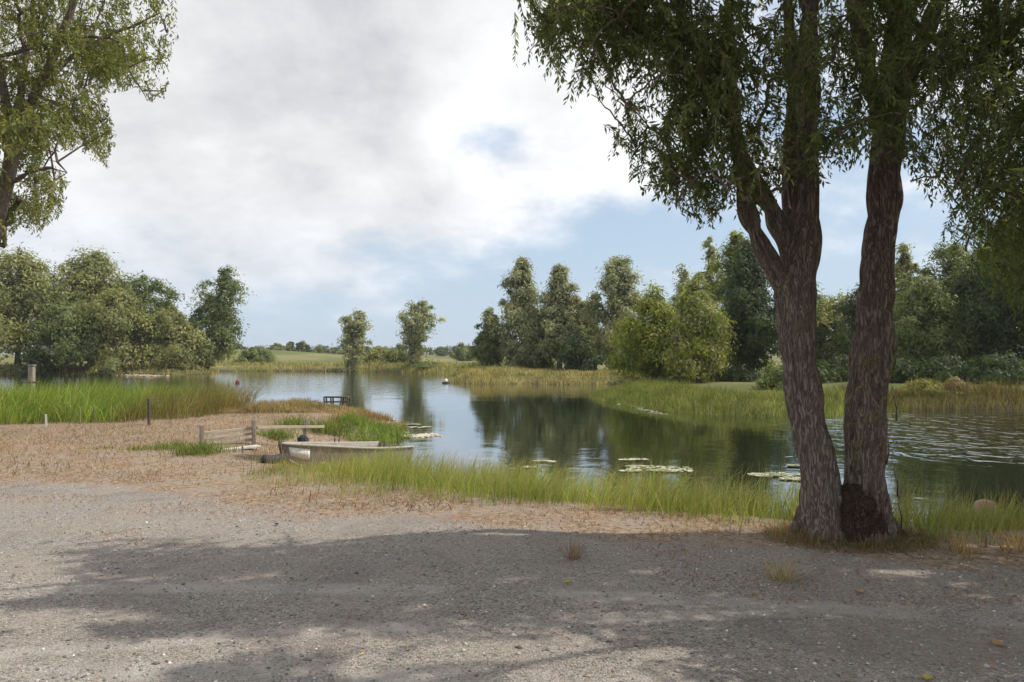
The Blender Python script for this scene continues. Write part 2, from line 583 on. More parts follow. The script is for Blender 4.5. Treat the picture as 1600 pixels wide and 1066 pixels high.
def pond_sd(x, y):
    """signed distance to the waterline, positive on land"""
    pts = np.stack([x, y], 1)
    best = np.full(len(pts), 1e9)
    n = len(POND)
    for i in range(n):
        a, b_ = POND[i], POND[(i + 1) % n]
        ab = b_ - a
        tt = np.clip(((pts - a) @ ab) / ab.dot(ab), 0, 1)
        d = np.linalg.norm(pts - a - tt[:, None] * ab, axis=1)
        best = np.minimum(best, d)
    return np.where(inside(POND, pts), -best, best)


def ground_z(x, y):
    x = np.atleast_1d(np.asarray(x, float))
    y = np.atleast_1d(np.asarray(y, float))
    wob = (fbm(np.stack([x * 0.9, y * 0.9, 0 * x], 1), 3) - 0.5)
    s = pond_sd(x, y) + wob * 0.7 * smooth(6, 12, y)
    far = smooth(30, 70, np.hypot(x, y))
    bank = 0.45 + 0.30 * far
    z = WATER + np.where(s > 0, bank * smooth(-0.2, 2.3, s) - bank * smooth(-0.2, 2.3, np.zeros(1)), np.maximum(s * 0.35, -1.2))
    z = z + np.where(s > 0, 0.05 * wob * smooth(0, 2, s) * smooth(9, 14, y), 0)
    rr = np.hypot(x, y)
    z = z + 2.6 * smooth(140, 420, rr) * (0.55 + 0.8 * vnoise(np.stack([x / 160, y / 160, 0 * x + 3.3], 1)))
    z = z + 2.6 * np.exp(-(((x + 62) / 28) ** 2 + ((y - 175) / 35) ** 2))
    return z


def axis(lo_dense, hi_dense, step, lo, hi, grow=1.09):
    a = list(np.arange(lo_dense, hi_dense, step))
    s_ = step
    while a[-1] < hi:
        s_ *= grow
        a.append(a[-1] + s_)
    s_ = step
    while a[0] > lo:
        s_ *= grow
        a.insert(0, a[0] - s_)
    return np.array(a)


gx = axis(-13, 13, 0.19, -1500, 1500)
gy = axis(1.5, 30, 0.19, -300, 2200, 1.05)
GX, GY = np.meshgrid(gx, gy)
fx, fy = GX.ravel(), GY.ravel()
fz = ground_z(fx, fy)
# front edge of the bank grass: gravel on the camera's side of this line
EDGE = np.array([(-60, 12.4), (-14, 12.2), (-8, 11.4), (-5.5, 10.6), (-3.3, 9.6), (-2.0, 8.7), (-0.5, 8.25), (0.7, 7.85), (1.6, 7.45), (2.6, 6.9), (3.6, 6.55),
                 (5.5, 6.4), (9, 6.3), (60, 6.0)])
edge_y = np.interp(fx, EDGE[:, 0], EDGE[:, 1])
grav_z = 1 - smooth(-2.3, 0.5, fy - edge_y + 0.6 * (fbm(np.stack([fx * 0.7, fy * 0.7, 0 * fx + 9], 1), 3) - 0.5))
sdw = pond_sd(fx, fy)
field_z = np.maximum(smooth(36, 50, np.hypot(fx, fy)), smooth(23.5, 25.5, fy) * smooth(2.0, 3.5, fx))
mud_shade_z = np.where(sdw < 0.0, 1.0, (1 - smooth(0.1, 0.9, sdw)) * 0.8)
mud_shade_z = np.maximum(mud_shade_z, 0.85 * np.exp(-(((fx + 3.9) / 0.8) ** 2 + ((fy - 12.4) / 0.7) ** 2)))  # mud colour also painted under the bow, standing in for the boat's shadow
nx, ny = len(gx), len(gy)
ii = (np.arange(ny - 1)[:, None] * nx + np.arange(nx - 1)[None, :]).ravel()
gf = np.stack([ii, ii + 1, ii + nx + 1, ii + nx], 1)
me = new_mesh('ground', np.stack([fx, fy, fz], 1), gf, np.stack([grav_z, field_z, mud_shade_z], 1), True)
obj('ground', me, M_GROUND, kind='structure')
wv = np.array([(-110, 4, WATER), (70, 4, WATER), (70, 125, WATER), (-110, 125, WATER)], float)
obj('water', new_mesh('water', wv, np.array([(0, 1, 2, 3)])), M_WATER, kind='structure')


# the summer air over the pond
M_HAZE, t = mat_new('summer_air')
pv_ = t.n('ShaderNodeVolumePrincipled', {'Color': (0.90, 0.94, 1.0), 'Density': 0.0003, 'Anisotropy': 0.2})
t.n('ShaderNodeOutputMaterial', {1: pv_.outputs[0]})
hx, hy0, hy1, hb_, ht_ = float(gx[-1]) + 40, float(gy[0]) - 40, float(gy[-1]) + 40, -3.0, 22.0
hv = np.array([(-hx, hy0, hb_), (hx, hy0, hb_), (hx, hy1, hb_), (-hx, hy1, hb_), (-hx, hy0, ht_), (hx, hy0, ht_), (hx, hy1, ht_), (-hx, hy1, ht_)])
obj('haze', new_mesh('haze', hv, BOXF), M_HAZE, kind='stuff', label='thin summer haze over the pond and fields', cat='haze')


def gz(x, y):
    return float(ground_z(x, y)[0])


# ------------------------------------------------------------------ grass and leaves as geometry
def blades(root, h, w, lean_ang, lean, curl, col, tipcol=None, seg=3):
    """ribbon blades; all arrays of length N. returns verts, quads, tris, colours"""
    n = len(root)
    ts = np.linspace(0, 1, seg + 1)
    face_ang = RNG.uniform(0, math.pi, n)
    side = np.stack([np.cos(face_ang), np.sin(face_ang), np.zeros(n)], 1)
    ld = np.stack([np.cos(lean_ang), np.sin(lean_ang), np.zeros(n)], 1)
    vs, cs = [], []
    if tipcol is None:
        tipcol = col
    for k, tt in enumerate(ts):
        off = (lean * tt + curl * tt * tt)[:, None] * ld * h[:, None]
        drop = 1 - 0.35 * (np.clip(lean * tt + curl * tt * tt, 0, 1.2)) ** 2
        c = root + off + np.stack([np.zeros(n), np.zeros(n), h * tt * drop], 1)
        cc = col * (1 - tt) + tipcol * tt
        if k < seg:
            ww = (w * (1 - 0.75 * tt ** 1.5))[:, None]
            vs += [c - side * ww / 2, c + side * ww / 2]
            cs += [cc, cc]
        else:
            vs.append(c)
            cs.append(cc)
    m = 2 * seg + 1
    V = np.stack(vs, 1).reshape(-1, 3)
    C = np.stack(cs, 1).reshape(-1, 3)
    b0 = np.arange(n)[:, None] * m
    q = []
    for k in range(seg - 1):
        q.append(np.stack([b0[:, 0] + 2 * k, b0[:, 0] + 2 * k + 1, b0[:, 0] + 2 * k + 3, b0[:, 0] + 2 * k + 2], 1))
    Q = np.concatenate(q) if q else np.zeros((0, 4), int)
    k = seg - 1
    T = np.stack([b0[:, 0] + 2 * k, b0[:, 0] + 2 * k + 1, b0[:, 0] + 2 * k + 2], 1)
    return V, Q, T, C


def palette(n, cols, var=0.18, w=None):
    cols = np.asarray(cols, float)
    i = RNG.choice(len(cols), n, p=w)
    c = cols[i] * (1 + RNG.normal(0, var, n))[:, None]
    return np.clip(c, 0.01, 0.9)


def grass_patch(name, xy, h, w, cols, label, cat, weights=None, lean=0.25, curl=0.35, wind=None, seg=3, tip=None, kind='stuff', parent=None):
    n = len(xy)
    if n == 0:
        return None
    z = ground_z(xy[:, 0], xy[:, 1]) - 0.01
    z = np.maximum(z, WATER - 0.25)
    root = np.stack([xy[:, 0], xy[:, 1], z], 1)
    la = RNG.uniform(0, 2 * math.pi, n)
    if wind is not None:
        la = np.where(RNG.random(n) < 0.6, wind + RNG.normal(0, 0.5, n), la)
    c = palette(n, cols, w=weights)
    c *= (0.45 + 1.1 * fbm(np.stack([xy[:, 0] * 1.7, xy[:, 1] * 1.7, 0 * z], 1), 3))[:, None]
    warm = smooth(0.5, 0.72, fbm(np.stack([xy[:, 0] * 0.9, xy[:, 1] * 0.9, 0 * z + 30], 1), 3))[:, None]
    c = c * (1 + warm * np.array([0.12, 0.0, 0.0]))
    tc_ = None
    if tip is not None:
        k = RNG.random(n)[:, None] * 0.9
        tc_ = c * (1 - k) + np.asarray(tip) * k
    V, Q, T, C = blades(root, h, w, la, np.abs(RNG.normal(0, lean, n)), np.abs(RNG.normal(0, curl, n)), c, tc_, seg)
    me = new_mesh(name, V, [Q, T] if len(Q) else [T], C)
    return obj(name, me, M_GRASS, parent, label=label, cat=cat, kind=kind)


def scatter(n, xr, yr, keep):
    x = RNG.uniform(*xr, n)
    y = RNG.uniform(*yr, n)
    k = keep(x, y)
    return np.stack([x[k], y[k]], 1)


def near_edge(x):
    return np.interp(x, EDGE[:, 0], EDGE[:, 1])


GREENS = [(0.24, 0.315, 0.065), (0.31, 0.36, 0.085), (0.17, 0.245, 0.05), (0.42, 0.37, 0.14)]
STRAW = [(0.42, 0.32, 0.17), (0.36, 0.26, 0.14), (0.27, 0.18, 0.11), (0.46, 0.38, 0.22)]


def keep_bank(x, y):
    s = pond_sd(x, y)
    e = near_edge(x)
    n_ = fbm(np.stack([x * 0.8, y * 0.8, 0 * x + 2], 1), 3)
    ok = (s > -0.25) & (y > e + 0.45 * (n_ - 0.5)) & (x > -3.55 + 0.5 * (n_ - .5)) & (y < 14)
    # thinner towards the gravel, a bay kept open under the bow of the boat and round the trunks
    ok &= RNG.random(len(x)) < np.clip(0.18 + (y - e) / 0.7, 0, 1)
    ok &= ~((x < -3.0) & (y > 11.4))
    ok &= RNG.random(len(x)) < np.clip((fbm(np.stack([x * 1.6, y * 1.6, 0 * x + 61], 1), 3) - 0.25) * 3.2, 0.12, 1)
    ok &= ~(((x - 2.95) / 0.66) ** 2 + ((y - 6.75) / 0.5) ** 2 < 1)
    # not through the boat
    return ok & ~in_boat(x, y)


BOW = np.array([-3.56, 12.15])
STERN = np.array([-2.15, 14.05])


def in_boat(x, y):
    d = STERN - BOW
    L = np.linalg.norm(d)
    d = d / L
    nrm = np.array([-d[1], d[0]])
    px_, py_ = x - BOW[0], y - BOW[1]
    a = px_ * d[0] + py_ * d[1]
    c = px_ * nrm[0] + py_ * nrm[1]
    return (a > -0.1) & (a < L + 0.2) & (np.abs(c) < 0.6)


xy = scatter(95000, (-4.4, 13), (6.0, 13.5), keep_bank)
hh_ = RNG.uniform(0.22, 0.58, len(xy)) * (0.35 + 1.0 * fbm(1.3 * np.stack([xy[:, 0], xy[:, 1], 0 * xy[:, 0] + 5], 1), 2)) * np.clip(0.55 + (xy[:, 1] - near_edge(xy[:, 0])) * 0.6, 0.5, 1.12) * (0.42 + 0.68 * smooth(-2.9, -1.3, xy[:, 0])) * (1 - 0.3 * smooth(2.5, 3.6, xy[:, 0]))
grass_patch('bank_grass', xy, hh_, RNG.uniform(0.004, 0.009, len(xy)), GREENS, 'long green grass along the near bank in front of the water', 'grass',
            [0.40, 0.27, 0.23, 0.10], wind=0.4, tip=(0.46, 0.44, 0.19))
# seed stalks of straw colour standing above it
xy = scatter(7000, (-4, 12), (6.5, 12.8), lambda x, y: keep_bank(x, y) & (pond_sd(x, y) > 0.1))
grass_patch('straw_stalks', xy, RNG.uniform(0.35, 0.62, len(xy)), RNG.uniform(0.003, 0.005, len(xy)), STRAW, 'thin straw coloured stalks among the near bank grass', 'grass', lean=0.2, curl=0.25, wind=0.4)


# short dry fringe along the gravel edge and the dry turf on the left
def keep_dry(x, y):
    e = near_edge(x)
    n_ = fbm(np.stack([x * 0.9, y * 0.9, 0 * x + 12], 1), 3)
    s = pond_sd(x, y)
    band = np.where(x < -3.2, (y > e - 1.5 * n_ + 0.2), (y > e - 0.75 * n_ - 0.05) & (y < e + 0.8))
    return band & (s > 0.15) & (y < 27) & (RNG.random(len(x)) < np.clip((n_ - 0.22) * 2.2, 0.1, 1)) & ~in_boat(x, y)


xy = scatter(140000, (-19, 10), (5.6, 24), keep_dry)
grass_patch('dry_turf', xy, RNG.uniform(0.03, 0.12, len(xy)), RNG.uniform(0.006, 0.014, len(xy)),
            [(0.34, 0.235, 0.155), (0.24, 0.135, 0.09), (0.45, 0.36, 0.24), (0.25, 0.24, 0.09)], 'short pinkish brown dry turf between gravel and reeds', 'dry grass',
            [0.36, 0.34, 0.14, 0.16], lean=0.7, curl=0.6, seg=2)


def keep_rust(x, y):
    e = near_edge(x)
    n_ = fbm(np.stack([x * 0.75, y * 1.5, 0 * x + 77], 1), 4)
    u = (e - y)
    return (u > -0.4) & (u < 3.0) & (x < 3.5) & (n_ > 0.455 + 0.05 * u) & (RNG.random(len(x)) < 0.75)


xy = scatter(90000, (-12, 4), (5, 12.5), keep_rust)
grass_patch('rusty_litter', xy, RNG.uniform(0.015, 0.05, len(xy)), RNG.uniform(0.006, 0.013, len(xy)),
            [(0.34, 0.17, 0.11), (0.26, 0.14, 0.10), (0.42, 0.28, 0.19), (0.40, 0.33, 0.20)], 'rusty brown patches of dried weed at the edge of the gravel', 'dry weed',
            [0.33, 0.27, 0.25, 0.15], lean=0.9, curl=0.6, seg=2)


# tall reeds on the left
def keep_reed(x, y):
    s = pond_sd(x, y)
    n_ = fbm(np.stack([x * 0.5, y * 0.5, 0 * x + 22], 1), 3)
    return (s > -1.6) & (y > 18.2 + 2.2 * (n_ - 0.5) + np.where(x > -9.2, 0.8, 0)) & (x < -7.6 - 1.4 * (n_ - .3)) & ~((y > 21.5) & (x > -8.6)) & (y < 26.5)


xy = scatter(46000, (-26, -6), (17, 26), keep_reed)
hr = RNG.uniform(0.70, 1.15, len(xy)) * (0.75 + 0.4 * fbm(np.stack([xy[:, 0] * .6, xy[:, 1] * .6, 0 * xy[:, 0] + 1], 1), 2))
hr *= np.clip(0.45 + (xy[:, 1] - 18.0) * 0.35, 0.45, 1.0) * (0.62 + 0.75 * fbm(np.stack([xy[:, 0] * 1.4, xy[:, 1] * 0.8, 0 * xy[:, 0] + 14], 1), 3))
dry_side = xy[:, 0] > -9.6
grass_patch('reed_bed', xy[~dry_side], hr[~dry_side], RNG.uniform(0.012, 0.026, (~dry_side).sum()),
            [(0.23, 0.32, 0.06), (0.31, 0.38, 0.085), (0.15, 0.24, 0.05), (0.40, 0.38, 0.13)], 'dense bright green reed bed on the left shore', 'reeds', [.4, .3, .2, .1], wind=0.25, lean=0.22, curl=0.5, seg=2)
k2 = dry_side & (RNG.random(len(xy)) < 0.8)
grass_patch('sedge_bed', xy[k2], hr[k2] * 0.92, RNG.uniform(0.010, 0.020, k2.sum()),
            [(0.22, 0.23, 0.075), (0.34, 0.26, 0.13), (0.15, 0.19, 0.05), (0.27, 0.16, 0.09)], 'mixed green and straw sedge at the right end of the reeds', 'sedge', [.35, .25, .25, .15], wind=0.2, lean=0.25, curl=0.45)


# the weedy spit beyond the boat
def keep_spit(x, y):
    s = pond_sd(x, y)
    return (s > -0.1) & (x > -9.4) & (x < -2.3) & (y > 17.6 + 0.8 * np.clip(-x - 4.6, 0, 3)) & (y < 28) & ((y > 21.5) | (x > -4.5))


xy = scatter(34000, (-9.4, -2.2), (17, 28), keep_spit)
nn = fbm(np.stack([xy[:, 0] * .7, xy[:, 1] * .7, 0 * xy[:, 0] + 31], 1), 3)
edge_low = 1 - 0.7 * smooth(-7.2, -7.9, xy[:, 0])
nn2 = fbm(np.stack([xy[:, 0] * 1.5, xy[:, 1] * 0.9, 0 * xy[:, 0] + 51], 1), 3)
hs = edge_low * RNG.uniform(0.14, 0.46, len(xy)) * (0.12 + 3.4 * nn2 ** 2.2)
hs *= 1 + 0.9 * np.exp(-(((xy[:, 0] + 6.35) / 0.55) ** 2 + ((xy[:, 1] - 25.2) / 1.4) ** 2))
hs = np.minimum(hs, 0.33)
gr = (xy[:, 1] < 20.8) & (xy[:, 0] > -4.35)
hs *= np.where((np.abs(xy[:, 0] + 5.6) < 0.9) & (xy[:, 1] < 26.6) & ~gr, 0.55, 0.9)
grass_patch('spit_green_grass', xy[gr], hs[gr] * 0.9, RNG.uniform(0.012, 0.022, gr.sum()), [(0.17, 0.24, 0.05), (0.23, 0.29, 0.07), (0.13, 0.18, 0.04)], 'bright green grass on the tip of the spit behind the boat', 'grass', lean=0.35)
grass_patch('spit_dry_grass', xy[~gr], hs[~gr] * 1.12, RNG.uniform(0.010, 0.020, (~gr).sum()), [(0.33, 0.25, 0.13), (0.28, 0.17, 0.10), (0.20, 0.21, 0.07), (0.40, 0.31, 0.18)], 'brown and straw coloured weeds on the spit beyond the boat', 'dry grass', [.3, .22, .28, .2], lean=0.35)


# weeds round the fence and the boat landing
def blobs(spots, n):
    out = []
    for (x, y, r) in spots:
        a = RNG.uniform(0, 2 * math.pi, n)
        q = r * np.sqrt(RNG.random(n))
        out.append(np.stack([x + q * np.cos(a), y + q * np.sin(a) * 0.7], 1))
    return np.concatenate(out)


# right-hand peninsula, far spit and far shore
def keep_pen(x, y):
    s = pond_sd(x, y)
    return (s > -0.5) & (s < 4.5) & (y > 24) & (y < 50) & (x > 3.5) & (x < 15) & (RNG.random(len(x)) < np.clip(1.25 - s / 4.2, 0.1, 1))


xy = scatter(62000, (3.5, 15), (24, 50), keep_pen)
grass_patch('peninsula_grass', xy, RNG.uniform(0.16, 0.44, len(xy)), RNG.uniform(0.016, 0.03, len(xy)), [(0.14, 0.185, 0.045), (0.185, 0.22, 0.058), (0.10, 0.14, 0.035), (0.29, 0.26, 0.11)],
            'olive green grass fringing the low peninsula on the right', 'grass', [.4, .25, .2, .15], lean=0.2, seg=2)


def keep_fs(x, y):
    s = pond_sd(x, y)
    return (s > -0.4) & (s < 7) & (y > 53) & (y < 72) & (x > -6) & (x < 16)


xy = scatter(36000, (-6, 16), (53, 72), keep_fs)
nn = fbm(np.stack([xy[:, 0] * .4, xy[:, 1] * .4, 0 * xy[:, 0] + 3], 1), 3)
grass_patch('pond_reeds', xy, RNG.uniform(0.3, 0.8, len(xy)) * (0.15 + 1.2 * nn ** 1.5), RNG.uniform(0.03, 0.06, len(xy)), [(0.46, 0.39, 0.20), (0.36, 0.30, 0.14), (0.26, 0.27, 0.09), (0.22, 0.16, 0.09)],
            'straw yellow reeds along the far spit in mid pond', 'reeds', [.30, .25, .32, .13], lean=0.25, seg=2)


def keep_far(x, y):
    s = pond_sd(x, y)
    return (s > -0.4) & (s < 12) & (y > 74) & (RNG.random(len(x)) < np.clip(1.2 - s / 10, 0.1, 1))


xy = scatter(60000, (-78, 2), (74, 116), keep_far)
grass_patch('shore_grass', xy, RNG.uniform(0.2, 0.7, len(xy)), RNG.uniform(0.05, 0.10, len(xy)), [(0.24, 0.25, 0.075), (0.40, 0.33, 0.16), (0.32, 0.27, 0.12), (0.16, 0.18, 0.05)],
            'green and straw grass along the far shore', 'grass', [.3, .28, .24, .18], lean=0.25, seg=2)


def keep_rb(x, y):
    s = pond_sd(x, y)
    return (s > -0.4) & (s < 3.0) & (y > 24) & (y < 34) & (x > 13.5) & (x < 34)


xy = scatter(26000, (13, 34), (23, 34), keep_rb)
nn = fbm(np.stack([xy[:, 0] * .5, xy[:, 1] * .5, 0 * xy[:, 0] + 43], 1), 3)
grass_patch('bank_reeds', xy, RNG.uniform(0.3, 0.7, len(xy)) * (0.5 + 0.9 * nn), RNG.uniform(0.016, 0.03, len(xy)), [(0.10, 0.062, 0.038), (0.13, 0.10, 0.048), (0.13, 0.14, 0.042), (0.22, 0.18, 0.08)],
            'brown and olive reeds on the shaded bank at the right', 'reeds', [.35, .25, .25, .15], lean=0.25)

# ------------------------------------------------------------------ trees
def leaf_quads(c, d, nrm, ln, wd):
    """rhombic leaves: centre c, long axis d, face normal hint nrm"""
    s = np.cross(d, nrm)
    s /= np.linalg.norm(s, axis=1)[:, None] + 1e-9
    L = (ln / 2)[:, None] * d
    S = (wd / 2)[:, None] * s
    V = np.stack([c - L, c - 0.1 * L + S, c + L, c - 0.1 * L - S], 1).reshape(-1, 3)
    q = np.arange(len(c))[:, None] * 4 + np.array([0, 1, 2, 3])
    return V, q


def unit(v):
    return v / (np.linalg.norm(v, axis=-1, keepdims=True) + 1e-9)


def skeleton(trunk, trad, clumps, rtip, rng, up_pen=0.7, skip=1):
    """greedy branching: every clump hangs on the nearest node that lies lower; returns edges with radii"""
    nodes = [np.array(p, float) for p in trunk]
    par = [-1] + list(range(len(trunk) - 1))
    ntr = len(trunk)
    tr = np.array(trunk, float)
    order = np.argsort([np.min(np.linalg.norm(tr - c, axis=1)) for c in clumps])
    for i in order:
        c = clumps[i]
        arr = np.array(nodes)
        d = np.linalg.norm(arr - c, axis=1)
        cost = d + up_pen * np.maximum(0, arr[:, 2] - c[2] + 0.25 * d)
        cost[:skip] += 50
        j = int(np.argmin(cost))
        m = 0.5 * (nodes[j] + c)
        L = d[j]
        m = m + rng.normal(0, 0.06 * L, 3) + np.array([0, 0, 0.07 * L])
        nodes.append(m)
        par.append(j)
        nodes.append(np.array(c, float))
        par.append(len(nodes) - 2)
    cnt = np.zeros(len(nodes))
    for i in range(len(nodes) - 1, -1, -1):
        cnt[i] += 1
        if par[i] >= 0:
            cnt[par[i]] += cnt[i]
    rad = rtip * cnt ** 0.48
    for i in range(ntr):
        rad[i] = trad[i]
    edges = []
    for i in range(ntr, len(nodes)):
        p = par[i]
        r0 = min(rad[p] * 0.8 if p < ntr else rad[p], rad[i] * 1.25)
        edges.append((nodes[p], nodes[i], r0, rad[i]))
    return edges


def branches_mesh(name, edges, n=5):
    J = Joiner()
    for a, b_, r0, r1 in edges:
        m = 0.5 * (a + b_)
        v, q, tt = tube([a, m, b_], [r0, 0.5 * (r0 + r1), r1 * 0.9], n, False)
        J.add(v, q)
    return J.mesh(name, True)


def crown_leaves(clumps, crad, per, leaf, cols, rng, droop=0.3, squash=0.75, axis_pt=None, aspect=2.4, colvar=0.2):
    n = len(clumps) * per
    ci = np.repeat(np.arange(len(clumps)), per)
    g_ = rng.normal(0, 1, (n, 3))
    g_ = g_ * 0.62
    cr = crad[ci] if hasattr(crad, '__len__') else np.full(n, crad)
    offs = g_ * cr[:, None]
    offs[:, 2] *= squash
    out = np.zeros((n, 3))
    if axis_pt is not None:
        out = clumps[ci] - axis_pt
        out[:, 2] *= 0.3
        out = unit(out)
    rr = np.minimum(np.linalg.norm(offs[:, :2], axis=1) / (cr + 1e-6), 1.6)
    offs[:, 2] -= droop * cr * rr ** 1.5
    c = clumps[ci] + offs
    # leaves fan outwards and hang
    d = unit(rng.normal(0, 1, (n, 3)) * 0.7 + unit(offs) * 0.6 + out * 0.3 + np.array([0, 0, -droop]))
    nrm = unit(rng.normal(0, 0.38, (n, 3)) + np.array([0, 0, 0.40]) + 0.75 * unit(offs) + 0.65 * out)
    d = unit(d - nrm * np.sum(d * nrm, 1, keepdims=True) * 0.85)
    ln = leaf * rng.uniform(0.65, 1.35, n)
    wd = ln / aspect * rng.uniform(0.8, 1.2, n)
    sd2 = unit(np.cross(d, nrm))
    V = np.stack([c - 0.5 * ln[:, None] * d - 0.62 * wd[:, None] * sd2, c - 0.42 * ln[:, None] * d + 0.62 * wd[:, None] * sd2, c + 0.6 * ln[:, None] * d], 1).reshape(-1, 3)
    Q = np.arange(n * 3).reshape(-1, 3)
    cc = np.asarray(cols, float)
    pick = rng.choice(len(cc), len(clumps))
    col = cc[pick][ci] * (1 + rng.normal(0, colvar * 0.6, len(clumps)))[ci][:, None] * (1 + rng.normal(0, colvar, n))[:, None]
    return V, Q, np.repeat(np.clip(col, 0.008, 0.7), 3, 0)


PROF = {
    'round': [(0, .30), (.12, .72), (.35, 1.0), (.6, .92), (.82, .60), (1, .12)],
    'tall': [(0, .35), (.15, .80), (.35, 1.0), (.55, .80), (.75, .62), (.9, .42), (1, .10)],
    'poplar': [(0, .55), (.2, .95), (.42, 1.0), (.62, .70), (.8, .42), (.92, .24), (1, .05)],
    'cone': [(0, .80), (.2, 1.0), (.45, .82), (.7, .52), (.88, .28), (1, .06)],
    'flared': [(0, .34), (.12, .26), (.3, .45), (.5, .72), (.75, 1.0), (.9, .80), (1, .30)],
    'bush': [(0, .85), (.3, 1.0), (.6, .9), (.85, .6), (1, .2)],
}


def make_tree(name, label, cat, base, h, w, prof, cols, seed, t0=0.12, nclump=70, per=90, leaf=0.22, lean=(0, 0), droop=0.35,
              trunk_r=None, group=None, nstem=1, crad=None, lumps=1.4, aspect=2.4, bark=None, colvar=0.2):
    rng = np.random.default_rng(seed)
    bz = gz(base[0], base[1])
    root = empty(name, (base[0], base[1], bz), label, cat, group)
    trunk_r = trunk_r or 0.022 * h + 0.03
    pr = np.array(PROF[prof])
    # trunk, a little bent, leaning as asked
    tops = []
    ks = np.linspace(0, 1, 9)
    ph = rng.uniform(0, 6.28, 2)
    stems = []
    for s_ in range(nstem):
        a = 2 * math.pi * s_ / max(nstem, 1) + rng.uniform(0, 1)
        sp = 0.0 if nstem == 1 else 0.12 * w
        pts = [np.array([lean[0] * k + sp * math.cos(a) * k + 0.02 * h * math.sin(3.1 * k + ph[0]) * k,
                         lean[1] * k + sp * math.sin(a) * k + 0.02 * h * math.sin(2.7 * k + ph[1]) * k, k * h * 0.86 - (0.15 if k == 0 else 0)]) for k in ks]
        rad = [trunk_r * (1.25 if k == 0 else 1) * (1 - 0.88 * k) / math.sqrt(nstem) ** 0.6 for k in ks]
        stems.append((pts, rad))
    trunk, trad = stems[0]
    tv, tq, tt = tube(trunk, trad, 9)
    J = Joiner().add(tv, tq, tt)
    obj('trunk', J.mesh('trunk', True), bark or M_BARKFAR, root)
    for pts, rad in stems[1:]:
        J = Joiner().add(*tube(pts, rad, 8))
        obj('trunk', J.mesh('trunk', True), bark or M_BARKFAR, root)
    # clump centres fill the outline, denser near its skin
    cl = []
    nclump = int(nclump * 1.5)
    ncan = nclump
    lumpv = rng.uniform(0, 100, 3)
    while len(cl) < ncan:
        k = rng.random()
        r = np.interp(k, pr[:, 0], pr[:, 1])
        if rng.random() > r ** 1.3 + 0.08:
            continue
        a = rng.uniform(0, 2 * math.pi)
        lump = 1 + lumps * 0.8 * (vnoise(np.array([[math.cos(a) * 1.6 + lumpv[0], math.sin(a) * 1.6 + lumpv[1], k * 5 + lumpv[2]]]))[0] - 0.5) * 2
        q = r * w / 2 * min(max(lump, 0.3), 1.5) * rng.random() ** 0.42
        z = h * (t0 + (1 - t0) * k)
        kk = z / h
        cl.append([lean[0] * kk + q * math.cos(a), lean[1] * kk + q * math.sin(a), z - 0.1])
    cl = np.array(cl)
    per = int(per * 0.85)
    leaf = leaf * 1.22
    cr = (crad or 0.115 * w) * rng.uniform(0.5, 1.4, len(cl))
    cl[:, 2] = np.minimum(cl[:, 2], h - 0.5 * cr)
    tr_all = [p for p in trunk]
    if True:
        ed = skeleton(tr_all, trad, cl, trunk_r * 0.09, rng, skip=2)
        ed = [e_ for e_ in ed if e_[3] > trunk_r * 0.2]
        obj('limbs', branches_mesh('limbs', ed, 4), bark or M_BARKFAR, root, kind='stuff')
    V, Q, C = crown_leaves(cl, cr, per, leaf, cols, rng, droop, 0.75, np.array([lean[0] * .5, lean[1] * .5, h * 0.45]), aspect, colvar)
    zmin = 0.05
    V[:, 2] = np.maximum(V[:, 2], zmin)
    obj('crown', new_mesh('crown', V, Q, C), M_FARLEAF, root, kind='stuff')
    return root


OLIVE = [(0.255, 0.265, 0.095), (0.21, 0.225, 0.080), (0.30, 0.30, 0.125), (0.18, 0.205, 0.08)]
GREYG = [(0.27, 0.29, 0.155), (0.31, 0.325, 0.185), (0.22, 0.245, 0.125), (0.35, 0.345, 0.20)]
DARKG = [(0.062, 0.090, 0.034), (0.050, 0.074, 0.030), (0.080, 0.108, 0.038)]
LIME = [(0.25, 0.285, 0.038), (0.19, 0.23, 0.034), (0.30, 0.31, 0.055), (0.12, 0.16, 0.028)]
MIDG = [(0.165, 0.20, 0.070), (0.135, 0.17, 0.058), (0.20, 0.225, 0.085)]


def base_at(px, depth):
    return np.array([(px - 800.0) / FPX * depth, depth])


def htop(py, depth, z0):
    return at(800, py, depth)[2] - z0


def ptree(px, depth, top_py, wpx, prof, cols, seed, label, name='broadleaf_tree', cat='tree', **kw):
    b = base_at(px, depth)
    z0 = gz(*b)
    h = htop(top_py, depth, z0)
    w = wpx / FPX * depth
    return make_tree(name, label, cat, b, h, w, prof, cols, seed, **kw)


